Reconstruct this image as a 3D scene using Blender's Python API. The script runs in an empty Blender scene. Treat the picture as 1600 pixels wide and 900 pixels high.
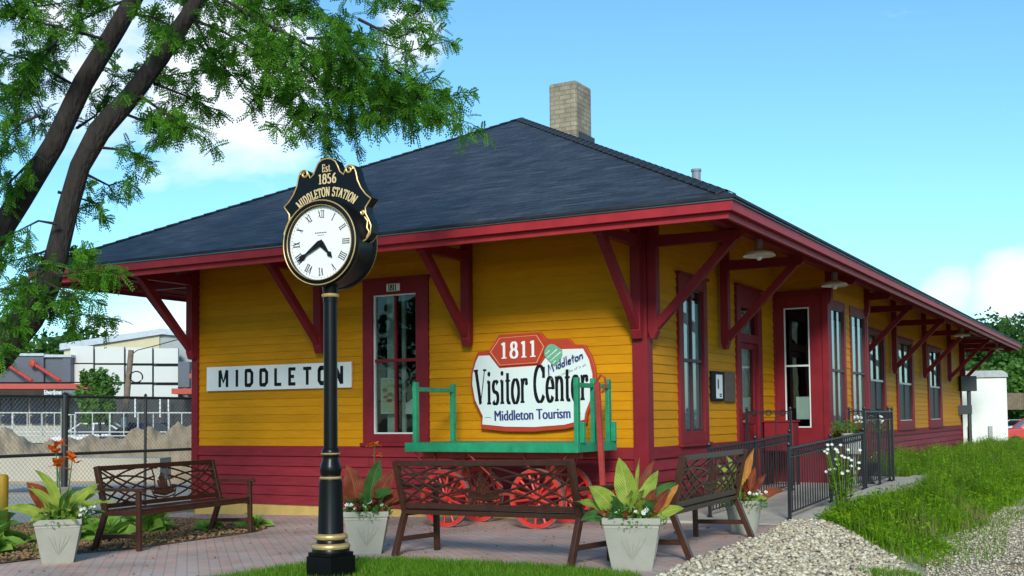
import bpy, math, random
import numpy as np
from mathutils import Vector, Matrix
random.seed(7); RNG = np.random.default_rng(7)
R = math.radians
scene = bpy.context.scene
COL = scene.collection

# ------------------------------------------------------------------ camera
CAM = Vector((5.633, -13.5395, 0.4006)); YAW, PITCH, ROLL, FPX, PPY = 0.50986, 0.05025, -0.00968, 1786.25, 562.157
def cam_axes():
    F = Vector((-math.sin(YAW)*math.cos(PITCH), math.cos(YAW)*math.cos(PITCH), math.sin(PITCH)))
    Rt = Vector((math.cos(YAW), math.sin(YAW), 0)); U = Rt.cross(F)
    c, s = math.cos(ROLL), math.sin(ROLL)
    return F, c*Rt + s*U, -s*Rt + c*U
FW, RT, UP = cam_axes()
cd = bpy.data.cameras.new('camera'); cam = bpy.data.objects.new('camera', cd); COL.objects.link(cam)
cd.sensor_width = 36; cd.lens = 36*FPX/1600; cd.shift_y = (PPY-450)/1600
cd.clip_start = 0.1; cd.clip_end = 3000
M = Matrix((RT, UP, -FW)).transposed().to_4x4(); M.translation = CAM
cam.matrix_world = M
scene.camera = cam
def at(x, y, D):
    """measured point: photo pixel and distance in metres along the view -> world position"""
    return CAM + D*(FW + RT*((x-800)/FPX) - UP*((y-PPY)/FPX))

# ------------------------------------------------------------------ light
SUN_EL, SUN_AZ = R(25), R(-62)          # direction towards the sun, azimuth measured from +X
sd = Vector((math.cos(SUN_EL)*math.cos(SUN_AZ), math.cos(SUN_EL)*math.sin(SUN_AZ), math.sin(SUN_EL)))
sl = bpy.data.lights.new('sun', 'SUN'); sl.energy = 3.15; sl.angle = R(12); sl.color = (1.0, 0.95, 0.87)
so = bpy.data.objects.new('sun', sl); COL.objects.link(so)
so.rotation_euler = sd.to_track_quat('Z', 'Y').to_euler()
world = bpy.data.worlds.new('World'); scene.world = world; world.use_nodes = True
nt = world.node_tree; nt.nodes.clear()
def N(t, k, **kw):
    n = t.nodes.new(k)
    for a, b in kw.items(): setattr(n, a, b)
    return n
wo = N(nt, 'ShaderNodeOutputWorld'); bg = N(nt, 'ShaderNodeBackground'); bg.inputs[1].default_value = 0.15
sky = N(nt, 'ShaderNodeTexSky', sky_type='NISHITA'); sky.sun_disc = False
sky.sun_elevation = SUN_EL; sky.sun_rotation = math.pi/2 - SUN_AZ
sky.air_density = 1.0; sky.dust_density = 0.6; sky.ozone_density = 1.6
tc = N(nt, 'ShaderNodeTexCoord'); L = nt.links.new
# clouds: fair weather cumulus low in the sky, brighter than the blue
mp = N(nt, 'ShaderNodeMapping'); mp.inputs['Scale'].default_value = (1, 1, 2.4); L(tc.outputs['Generated'], mp.inputs[0])
nz = N(nt, 'ShaderNodeTexNoise'); nz.inputs['Scale'].default_value = 3.4; nz.inputs['Detail'].default_value = 9; nz.inputs['Roughness'].default_value = .56; nz.inputs['Distortion'].default_value = .25
L(mp.outputs[0], nz.inputs['Vector'])
def cloud_bank(px, py, rad, amt):
    d = (at(px, py, 1) - CAM).normalized()
    dot = N(nt, 'ShaderNodeVectorMath', operation='DISTANCE'); L(tc.outputs['Generated'], dot.inputs[0]); dot.inputs[1].default_value = d
    mr = N(nt, 'ShaderNodeMapRange', interpolation_type='SMOOTHSTEP'); mr.inputs['From Min'].default_value = rad; mr.inputs['From Max'].default_value = rad*.15
    mr.inputs['To Min'].default_value = 0; mr.inputs['To Max'].default_value = amt; L(dot.outputs['Value'], mr.inputs['Value']); return mr.outputs[0]
acc = None
for b in [(350, 150, .15, .36), (90, 130, .15, .33), (640, 50, .05, .26), (240, 262, .05, .23), (230, 505, .11, .31), (1590, 465, .075, .38), (1565, 395, .04, .18), (1480, 455, .05, .33), (60, 350, .08, .08)]:
    o = cloud_bank(*b)
    if acc is None: acc = o
    else:
        ad = N(nt, 'ShaderNodeMath', operation='MAXIMUM'); L(acc, ad.inputs[0]); L(o, ad.inputs[1]); acc = ad.outputs[0]
ad = N(nt, 'ShaderNodeMath', operation='ADD'); L(acc, ad.inputs[0]); L(nz.outputs[0], ad.inputs[1])
cr = N(nt, 'ShaderNodeValToRGB'); cr.color_ramp.elements[0].position = .67; cr.color_ramp.elements[1].position = .84
cr.color_ramp.elements[0].color = (0, 0, 0, 1); cr.color_ramp.elements[1].color = (.92, .92, .92, 1); L(ad.outputs[0], cr.inputs[0])
tint = N(nt, 'ShaderNodeMix', data_type='RGBA', blend_type='MULTIPLY'); tint.inputs[0].default_value = 1; tint.inputs[7].default_value = (.70, 1.12, 1.28, 1)
L(sky.outputs[0], tint.inputs[6])
mx = N(nt, 'ShaderNodeMix', data_type='RGBA'); L(cr.outputs[0], mx.inputs[0]); L(tint.outputs[2], mx.inputs[6]); mx.inputs[7].default_value = (7.0, 7.4, 8.0, 1)
L(mx.outputs[2], bg.inputs[0]); L(bg.outputs[0], wo.inputs[0])
scene.view_settings.view_transform = 'Standard'; scene.view_settings.look = 'None'
scene.view_settings.exposure = 0.13; scene.view_settings.gamma = 1; scene.view_settings.use_curve_mapping = False
scene.cycles.use_denoising = True; scene.cycles.max_bounces = 8; scene.cycles.transparent_max_bounces = 12

# ------------------------------------------------------------------ materials
def mat(name, col, rough=.7, metal=0, var=.12, scale=6, bump=0, bscale=40, col2=None, spec=.5, coords='Object', dirt=0, coat=0, island=0):
    m = bpy.data.materials.new(name); m.use_nodes = True; t = m.node_tree; p = t.nodes['Principled BSDF']; l = t.links.new
    p.inputs['Roughness'].default_value = rough; p.inputs['Metallic'].default_value = metal; p.inputs['Specular IOR Level'].default_value = spec
    p.inputs['Coat Weight'].default_value = coat
    c = N(t, 'ShaderNodeTexCoord')
    n = N(t, 'ShaderNodeTexNoise'); n.inputs['Scale'].default_value = scale; n.inputs['Detail'].default_value = 6; n.inputs['Roughness'].default_value = .62
    l(c.outputs[coords], n.inputs['Vector'])
    r = N(t, 'ShaderNodeValToRGB'); r.color_ramp.elements[0].position = .3; r.color_ramp.elements[1].position = .7
    c2 = col2 or tuple(min(1, x*(1+var)) for x in col)
    c1 = col if col2 else tuple(x*(1-var) for x in col)
    r.color_ramp.elements[0].color = (*c1, 1); r.color_ramp.elements[1].color = (*c2, 1)
    l(n.outputs[0], r.inputs[0]); out = r.outputs[0]
    if dirt:
        n2 = N(t, 'ShaderNodeTexNoise'); n2.inputs['Scale'].default_value = scale*.35; n2.inputs['Detail'].default_value = 8; n2.inputs['Roughness'].default_value = .75; l(c.outputs[coords], n2.inputs['Vector'])
        r2 = N(t, 'ShaderNodeValToRGB'); r2.color_ramp.elements[0].position = .5; r2.color_ramp.elements[1].position = .78
        r2.color_ramp.elements[0].color = (0, 0, 0, 1); r2.color_ramp.elements[1].color = (dirt, dirt, dirt, 1); l(n2.outputs[0], r2.inputs[0])
        mm = N(t, 'ShaderNodeMix', data_type='RGBA'); l(r2.outputs[0], mm.inputs[0]); l(out, mm.inputs[6]); mm.inputs[7].default_value = (*[x*.45+.02 for x in col], 1); out = mm.outputs[2]
    l(out, p.inputs['Base Color'])
    if bump:
        n3 = N(t, 'ShaderNodeTexNoise'); n3.inputs['Scale'].default_value = bscale; n3.inputs['Detail'].default_value = 5; l(c.outputs[coords], n3.inputs['Vector'])
        b = N(t, 'ShaderNodeBump'); b.inputs['Strength'].default_value = bump; b.inputs['Distance'].default_value = .01; l(n3.outputs[0], b.inputs['Height']); l(b.outputs[0], p.inputs['Normal'])
    if island:
        g = N(t, 'ShaderNodeNewGeometry'); r3 = N(t, 'ShaderNodeMapRange'); r3.inputs['To Min'].default_value = 1-island; r3.inputs['To Max'].default_value = 1+island*.6; l(g.outputs['Random Per Island'], r3.inputs[0])
        v3 = N(t, 'ShaderNodeVectorMath', operation='SCALE'); l(out, v3.inputs[0]); l(r3.outputs[0], v3.inputs['Scale']); l(v3.outputs[0], p.inputs['Base Color'])
    return m
def stretch(m, s):
    t = m.node_tree
    c = [n for n in t.nodes if n.type == 'TEX_COORD'][0]
    for n in list(t.nodes):
        if n.type == 'TEX_NOISE':
            sock = n.inputs['Vector'].links[0].from_socket
            mp = N(t, 'ShaderNodeMapping'); mp.inputs['Scale'].default_value = s; t.links.new(sock, mp.inputs[0]); t.links.new(mp.outputs[0], n.inputs['Vector'])
    return m
def leafmat(name, c1, c2, rough=.5, scale=3, trans=.35, spec=.25, tips=None, veins=None):
    m = mat(name, c1, rough, col2=c2, scale=scale, spec=spec); t = m.node_tree; p = t.nodes['Principled BSDF']; l = t.links.new
    o = [n for n in t.nodes if n.type == 'OUTPUT_MATERIAL'][0]; out = p.inputs['Base Color'].links[0].from_socket
    if tips:      # every blade gets its own tone between fresh and dry
        g = N(t, 'ShaderNodeNewGeometry'); r = N(t, 'ShaderNodeValToRGB'); e = r.color_ramp.elements; e[0].color = (*c1, 1); e[1].color = (*tips, 1); e[1].position = 1
        a = e.new(.45); a.color = (*[(x+y)/2 for x, y in zip(c1, c2)], 1); b = e.new(.82); b.color = (*c2, 1); l(g.outputs['Random Per Island'], r.inputs[0])
        mm = N(t, 'ShaderNodeMix', data_type='RGBA'); mm.inputs[0].default_value = .62; l(out, mm.inputs[6]); l(r.outputs[0], mm.inputs[7]); out = mm.outputs[2]
    if veins:
        u = N(t, 'ShaderNodeUVMap'); sp = N(t, 'ShaderNodeSeparateXYZ'); l(u.outputs[0], sp.inputs[0])
        def mth(op, a, b=None):
            n = N(t, 'ShaderNodeMath', operation=op)
            for k, q in enumerate((a, b)):
                if q is None: continue
                if isinstance(q, (int, float)): n.inputs[k].default_value = q
                else: l(q, n.inputs[k])
            return n.outputs[0]
        au = mth('ABSOLUTE', mth('SUBTRACT', sp.outputs[0], .5)); ph = mth('SUBTRACT', mth('MULTIPLY', sp.outputs[1], 95.), mth('MULTIPLY', au, 60.)); sn = mth('SINE', ph)
        st_ = N(t, 'ShaderNodeMapRange'); st_.inputs['From Min'].default_value = -.2; st_.inputs['From Max'].default_value = 1; st_.inputs['To Max'].default_value = .55; l(sn, st_.inputs[0])
        rib = N(t, 'ShaderNodeMapRange'); rib.inputs['From Min'].default_value = .05; rib.inputs['From Max'].default_value = .02; rib.inputs['To Max'].default_value = .8; l(au, rib.inputs[0])
        mxm = mth('MAXIMUM', st_.outputs[0], rib.outputs[0]); mm = N(t, 'ShaderNodeMix', data_type='RGBA'); l(mxm, mm.inputs[0]); l(out, mm.inputs[6]); mm.inputs[7].default_value = (*veins, 1); out = mm.outputs[2]
        b = N(t, 'ShaderNodeBump'); b.inputs['Strength'].default_value = .5; b.inputs['Distance'].default_value = .004; l(sn, b.inputs['Height']); l(b.outputs[0], p.inputs['Normal'])
    l(out, p.inputs['Base Color'])
    tr = N(t, 'ShaderNodeBsdfTranslucent'); ms = N(t, 'ShaderNodeMixShader'); ms.inputs[0].default_value = trans
    l(out, tr.inputs[0]); l(p.outputs[0], ms.inputs[1]); l(tr.outputs[0], ms.inputs[2]); l(ms.outputs[0], o.inputs[0])
    return m
def glassmat(name, tintc=(.75, .8, .78), refl=.12, rough=.02):
    m = bpy.data.materials.new(name); m.use_nodes = True; t = m.node_tree; t.nodes.clear(); l = t.links.new
    o = N(t, 'ShaderNodeOutputMaterial'); tr = N(t, 'ShaderNodeBsdfTransparent'); tr.inputs[0].default_value = (*tintc, 1)
    g = N(t, 'ShaderNodeBsdfGlossy'); g.inputs['Roughness'].default_value = rough
    fr = N(t, 'ShaderNodeFresnel'); fr.inputs['IOR'].default_value = 1.5
    n = N(t, 'ShaderNodeTexNoise'); n.inputs['Scale'].default_value = 1.7; b = N(t, 'ShaderNodeBump'); b.inputs['Strength'].default_value = .12; b.inputs['Distance'].default_value = .03
    c = N(t, 'ShaderNodeTexCoord'); l(c.outputs['Object'], n.inputs['Vector']); l(n.outputs[0], b.inputs['Height']); l(b.outputs[0], g.inputs['Normal'])
    a = N(t, 'ShaderNodeMath', operation='ADD'); a.inputs[1].default_value = refl; l(fr.outputs[0], a.inputs[0]); a.use_clamp = True
    ms = N(t, 'ShaderNodeMixShader'); l(a.outputs[0], ms.inputs[0]); l(tr.outputs[0], ms.inputs[1]); l(g.outputs[0], ms.inputs[2]); l(ms.outputs[0], o.inputs[0])
    return m

MT = {}
MT['yellow'] = stretch(mat('yellow_paint', (.51, .208, .0030), .6, scale=3, col2=(.59, .256, .0045), dirt=.14, bump=.18, bscale=30, spec=.12, island=.13), (1, 1, 6))
MT['red'] = mat('maroon_paint', (.19, .013, .020), .55, scale=4, var=.14, bump=.08, dirt=.1, spec=.2)
MT['redskirt'] = stretch(mat('maroon_boards_paint', (.225, .018, .026), .6, scale=3, var=.2, bump=.2, bscale=30, dirt=.3, spec=.2, island=.16), (1, 1, 6))
MT['fascia'] = mat('fascia_red_paint', (.33, .022, .030), .5, scale=5, var=.15, dirt=.08, spec=.25)
MT['found'] = mat('foundation_paint', (.50, .34, .10), .8, scale=4, var=.15, dirt=.35, bump=.3)
MT['gutter'] = mat('metal_edge', (.22, .25, .29), .35, metal=.7, var=.1)
MT['white'] = mat('white_paint', (.75, .76, .74), .5, var=.04, scale=5)
MT['whitet'] = mat('white_sash_paint', (.62, .66, .64), .5, var=.06, scale=5)
MT['black'] = mat('black_enamel', (.004, .004, .005), .30, var=.2, spec=.22)
MT['gold'] = mat('gold_paint', (.52, .36, .14), .38, metal=.35, var=.15, scale=20)
MT['lettergold'] = mat('gold_letter_paint', (.62, .47, .24), .5, var=.1)
MT['ink'] = mat('black_lettering', (.008, .008, .010), .6, spec=.15)
MT['iron'] = mat('black_iron_railing', (.012, .012, .016), .4, var=.2)
MT['brown'] = mat('brown_bench_metal', (.050, .018, .010), .4, var=.25, scale=9, spec=.35, dirt=.2)
MT['green'] = mat('green_wagon_paint', (.010, .235, .105), .5, scale=7, var=.25, dirt=.45, bump=.25, bscale=25)
MT['wheelred'] = mat('red_wheel_paint', (.55, .025, .016), .5, scale=8, var=.25, dirt=.35, bump=.2)
MT['handlered'] = mat('worn_red_paint', (.33, .028, .016), .6, scale=8, var=.25, dirt=.45)
MT['tyre'] = mat('rusty_iron_tyre', (.16, .10, .08), .7, scale=14, var=.4)
MT['planter'] = mat('putty_planter', (.31, .30, .25), .75, scale=6, var=.08, bump=.15, dirt=.15)
MT['concrete'] = mat('concrete', (.48, .43, .35), .85, scale=3, var=.14, bump=.3, bscale=60, dirt=.35)
MT['chimney'] = None
MT['lampwhite'] = mat('white_enamel', (.72, .72, .68), .3, var=.05)
MT['greymetal'] = mat('galvanised_metal', (.35, .37, .38), .4, metal=.6, var=.12)
MT['slatepipe'] = mat('grey_painted_pipe', (.20, .23, .26), .6)
MT['signred'] = mat('orange_red_sign_paint', (.42, .040, .015), .45, var=.06)
MT['signwhite'] = mat('pale_sign_face', (.66, .74, .72), .45, var=.03, scale=2)
MT['signblue'] = mat('navy_letters', (.020, .022, .16), .5)
MT['signgreen'] = mat('logo_green', (.10, .34, .20), .5, col2=(.17, .42, .27), scale=30)
MT['line'] = mat('orange_line', (.75, .30, .15), .5)
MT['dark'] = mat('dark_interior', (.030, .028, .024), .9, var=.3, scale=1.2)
MT['curtain'] = stretch(mat('pale_curtain', (.74, .80, .77), .9, scale=14, var=.16), (5, 5, .15))
MT['blind'] = mat('sheer_blind', (.50, .58, .56), .9, scale=3, var=.15)
MT['paper'] = mat('paper', (.70, .74, .74), .8, var=.04)
MT['paperyellow'] = mat('printed_paper', (.62, .62, .44), .8, col2=(.50, .56, .40), scale=9)
MT['bronze'] = mat('bronze_plaque', (.085, .060, .045), .45, metal=.4, var=.3, scale=18)
MT['darksash'] = mat('dark_sash_paint', (.06, .012, .018), .5, var=.1)
MT['screen'] = mat('dark_insect_screen', (.012, .014, .017), .5)
MT['bark'] = mat('locust_bark', (.040, .030, .025), .9, scale=14, col2=(.013, .010, .009), bump=1.0, bscale=16)
stretch(MT['bark'], (1.6, 1.6, .30))
for n_ in MT['bark'].node_tree.nodes:
    if n_.type == 'BUMP': n_.inputs['Distance'].default_value = .05
MT['leaf'] = leafmat('locust_leaf', (.032, .13, .012), (.13, .33, .025), scale=2.6, spec=.12, trans=.46, tips=(.16, .33, .04))
MT['leafdark'] = leafmat('tree_leaf', (.022, .075, .014), (.07, .17, .022), scale=.35)
MT['leafdist'] = leafmat('distant_leaf', (.045, .13, .025), (.13, .27, .045), scale=.25)
MT['grass'] = leafmat('grass_blades', (.055, .19, .008), (.17, .33, .02), scale=1.6, spec=.1, trans=.4, tips=(.34, .34, .10))
MT['weed'] = leafmat('tall_weeds', (.03, .15, .007), (.26, .42, .016), scale=1.3, spec=.06, trans=.42, tips=(.27, .36, .05))
MT['weedgrey'] = leafmat('grey_green_weeds', (.05, .12, .04), (.15, .24, .09), scale=1.2, spec=.1, tips=(.30, .30, .16))
MT['weeddry'] = leafmat('dry_weeds', (.26, .22, .07), (.32, .28, .12), scale=1.4)
MT['canna'] = leafmat('yellow_green_canna', (.13, .27, .025), (.40, .48, .07), rough=.4, scale=9, veins=(.50, .54, .10))
MT['cannagreen'] = leafmat('green_canna', (.025, .09, .02), (.07, .18, .035), rough=.4, scale=9, veins=(.10, .24, .05))
MT['cannared'] = leafmat('copper_red_canna', (.11, .020, .014), (.34, .07, .028), rough=.4, scale=7, veins=(.40, .12, .05))
MT['cannaorange'] = leafmat('orange_canna', (.50, .12, .02), (.70, .30, .05), rough=.4, scale=10, veins=(.68, .40, .10))
MT['petal'] = leafmat('orange_petal', (.85, .10, .01), (.90, .26, .02), scale=20)
MT['petalwhite'] = leafmat('white_petal', (.80, .82, .74), (.86, .86, .80), scale=20, trans=.2)
MT['hosta'] = leafmat('hosta_leaf', (.12, .30, .03), (.34, .52, .09), rough=.45, scale=7, tips=(.34, .50, .14))
MT['fill'] = leafmat('filler_leaf', (.05, .17, .02), (.14, .32, .045), scale=9)
MT['glass'] = glassmat('window_glass', (.50, .60, .56), .02)
MT['glassbright'] = glassmat('side_window_glass', (.74, .82, .80), .13)
MT['carglass'] = mat('car_glass', (.02, .025, .03), .25, spec=.3)
MT['rubber'] = mat('tyre_rubber', (.015, .015, .015), .8)
MT['timber'] = mat('weathered_timber', (.17, .125, .08), .85, scale=6, var=.3, bump=.4, dirt=.3)
MT['sand'] = mat('piled_sandy_soil', (.32, .23, .14), .95, scale=1.5, col2=(.47, .35, .21), bump=1.0, bscale=9, dirt=.5)
MT['mulchchip'] = mat('bark_chip', (.16, .085, .04), .9, col2=(.30, .18, .09), scale=14)
MT['yellowpost'] = mat('yellow_bollard_paint', (.62, .33, .015), .5, scale=7, dirt=.7, var=.1)
MT['chain'] = mat('fence_wire', (.30, .31, .30), .5, metal=.5)
MT['darkpost'] = mat('dark_fence_post', (.03, .032, .035), .45)

def shingles():
    m = mat('roof_shingles', (.018, .022, .030), .62, scale=2.2, col2=(.035, .040, .050), spec=.4); t = m.node_tree; l = t.links.new; p = t.nodes['Principled BSDF']
    u = N(t, 'ShaderNodeUVMap'); b = N(t, 'ShaderNodeTexBrick'); b.inputs['Scale'].default_value = 1; b.inputs['Brick Width'].default_value = .32; b.inputs['Row Height'].default_value = .13
    b.inputs['Mortar Size'].default_value = .006; b.inputs['Color1'].default_value = (.55, .55, .55, 1); b.inputs['Color2'].default_value = (1, 1, 1, 1); b.inputs['Mortar'].default_value = (.35, .35, .35, 1); b.inputs['Bias'].default_value = .1
    l(u.outputs[0], b.inputs['Vector'])
    # long horizontal streaks where courses lift
    mp = N(t, 'ShaderNodeMapping'); mp.inputs['Scale'].default_value = (1.1, 14, 1); l(u.outputs[0], mp.inputs[0])
    n = N(t, 'ShaderNodeTexNoise'); n.inputs['Scale'].default_value = 1.6; n.inputs['Detail'].default_value = 6; n.inputs['Roughness'].default_value = .7; l(mp.outputs[0], n.inputs['Vector'])
    r = N(t, 'ShaderNodeMapRange'); r.inputs['From Min'].default_value = .36; r.inputs['From Max'].default_value = .68; r.inputs['To Min'].default_value = .45; r.inputs['To Max'].default_value = 3.1; l(n.outputs[0], r.inputs[0])
    base = p.inputs['Base Color'].links[0].from_socket
    m1 = N(t, 'ShaderNodeMix', data_type='RGBA', blend_type='MULTIPLY'); m1.inputs[0].default_value = 1; l(base, m1.inputs[6]); l(b.outputs[0], m1.inputs[7])
    m2 = N(t, 'ShaderNodeVectorMath', operation='SCALE'); l(m1.outputs[2], m2.inputs[0]); l(r.outputs[0], m2.inputs['Scale']); l(m2.outputs[0], p.inputs['Base Color'])
    sep = N(t, 'ShaderNodeSeparateXYZ'); l(u.outputs[0], sep.inputs[0]); dv = N(t, 'ShaderNodeMath', operation='DIVIDE'); dv.inputs[1].default_value = .13; l(sep.outputs[1], dv.inputs[0])
    fr = N(t, 'ShaderNodeMath', operation='FRACT'); l(dv.outputs[0], fr.inputs[0]); om = N(t, 'ShaderNodeMath', operation='SUBTRACT'); om.inputs[0].default_value = 1; l(fr.outputs[0], om.inputs[1])
    bm = N(t, 'ShaderNodeBump'); bm.inputs['Strength'].default_value = .8; bm.inputs['Distance'].default_value = .012; l(om.outputs[0], bm.inputs['Height']); l(bm.outputs[0], p.inputs['Normal'])
    return m
MT['roof'] = shingles()
def brickmat(name, c1, c2, mortar, bw, rh, ms, axes='XYZ', rough=.85, noise=.3, bump=.3, rot=0, nscale=1.2):
    m = bpy.data.materials.new(name); m.use_nodes = True; t = m.node_tree; l = t.links.new; p = t.nodes['Principled BSDF']; p.inputs['Roughness'].default_value = rough
    c = N(t, 'ShaderNodeTexCoord'); b = N(t, 'ShaderNodeTexBrick'); mp = N(t, 'ShaderNodeMapping'); mp.inputs['Rotation'].default_value = (0, 0, rot)
    b.inputs['Scale'].default_value = 1; b.inputs['Brick Width'].default_value = bw; b.inputs['Row Height'].default_value = rh; b.inputs['Mortar Size'].default_value = ms
    b.inputs['Color1'].default_value = (*c1, 1); b.inputs['Color2'].default_value = (*c2, 1); b.inputs['Mortar'].default_value = (*mortar, 1)
    if axes == 'UV':
        u = N(t, 'ShaderNodeUVMap'); l(u.outputs[0], mp.inputs[0])
    else: l(c.outputs['Object'], mp.inputs[0])
    l(mp.outputs[0], b.inputs['Vector'])
    n = N(t, 'ShaderNodeTexNoise'); n.inputs['Scale'].default_value = nscale; n.inputs['Detail'].default_value = 8; n.inputs['Roughness'].default_value = .7; l(c.outputs['Object'], n.inputs['Vector'])
    r = N(t, 'ShaderNodeMapRange'); r.inputs['From Min'].default_value = .3; r.inputs['From Max'].default_value = .7; r.inputs['To Min'].default_value = 1-noise; r.inputs['To Max'].default_value = 1+noise; l(n.outputs[0], r.inputs[0])
    v = N(t, 'ShaderNodeVectorMath', operation='SCALE'); l(b.outputs[0], v.inputs[0]); l(r.outputs[0], v.inputs['Scale']); l(v.outputs[0], p.inputs['Base Color'])
    bm = N(t, 'ShaderNodeBump'); bm.inputs['Strength'].default_value = bump; bm.inputs['Distance'].default_value = .004; bm.invert = True; l(b.outputs['Fac'], bm.inputs['Height']); l(bm.outputs[0], p.inputs['Normal'])
    return m
MT['paving'] = brickmat('brick_paving', (.56, .33, .26), (.46, .37, .32), (.34, .28, .24), .205, .10, .006, noise=.34, bump=.5, rot=R(45), nscale=.9)
MT['chimney'] = brickmat('chimney_brick', (.33, .275, .19), (.25, .205, .145), (.19, .165, .125), .22, .085, .010, axes='UV', noise=.35, bump=.6, nscale=3)
def groundmat():
    m = mat('ground_soil_and_turf', (.10, .13, .035), .95, scale=.4, col2=(.22, .19, .11), bump=.6, bscale=9)
    return m
MT['ground'] = groundmat()
def gravelmat(name, c1, c2, s):
    m = bpy.data.materials.new(name); m.use_nodes = True; t = m.node_tree; l = t.links.new; p = t.nodes['Principled BSDF']; p.inputs['Roughness'].default_value = .9
    c = N(t, 'ShaderNodeTexCoord'); v = N(t, 'ShaderNodeTexVoronoi'); v.inputs['Scale'].default_value = s; l(c.outputs['Object'], v.inputs['Vector'])
    sx = N(t, 'ShaderNodeSeparateXYZ'); l(v.outputs['Color'], sx.inputs[0]); r = N(t, 'ShaderNodeValToRGB'); r.color_ramp.elements[0].color = (*c1, 1); r.color_ramp.elements[1].color = (*c2, 1); l(sx.outputs[0], r.inputs[0])
    l(r.outputs[0], p.inputs['Base Color'])
    b = N(t, 'ShaderNodeBump'); b.inputs['Strength'].default_value = 1; b.inputs['Distance'].default_value = .02; b.invert = True; l(v.outputs['Distance'], b.inputs['Height']); l(b.outputs[0], p.inputs['Normal'])
    return m
MT['gravel'] = gravelmat('railway_gravel', (.32, .26, .18), (.60, .52, .40), 34)
MT['pebbed'] = gravelmat('pebble_bed', (.14, .12, .09), (.40, .35, .27), 22)
MT['mulch'] = gravelmat('bark_mulch', (.09, .05, .03), (.22, .14, .08), 30)
MT['lot'] = mat('dusty_concrete_lot', (.40, .36, .29), .9, scale=.5, col2=(.50, .45, .36), bump=.2)
def pebblemat():
    m = bpy.data.materials.new('river_pebble'); m.use_nodes = True; t = m.node_tree; l = t.links.new; p = t.nodes['Principled BSDF']; p.inputs['Roughness'].default_value = .75
    g = N(t, 'ShaderNodeNewGeometry'); r = N(t, 'ShaderNodeValToRGB'); e = r.color_ramp.elements
    e[0].color = (.18, .155, .12, 1); e[1].color = (.64, .56, .42, 1); a = e.new(.3); a.color = (.46, .37, .24, 1); b = e.new(.6); b.color = (.42, .37, .28, 1); c5 = e.new(.8); c5.color = (.62, .54, .38, 1)
    l(g.outputs['Random Per Island'], r.inputs[0]); l(r.outputs[0], p.inputs['Base Color']); return m
MT['pebble'] = pebblemat()

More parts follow.
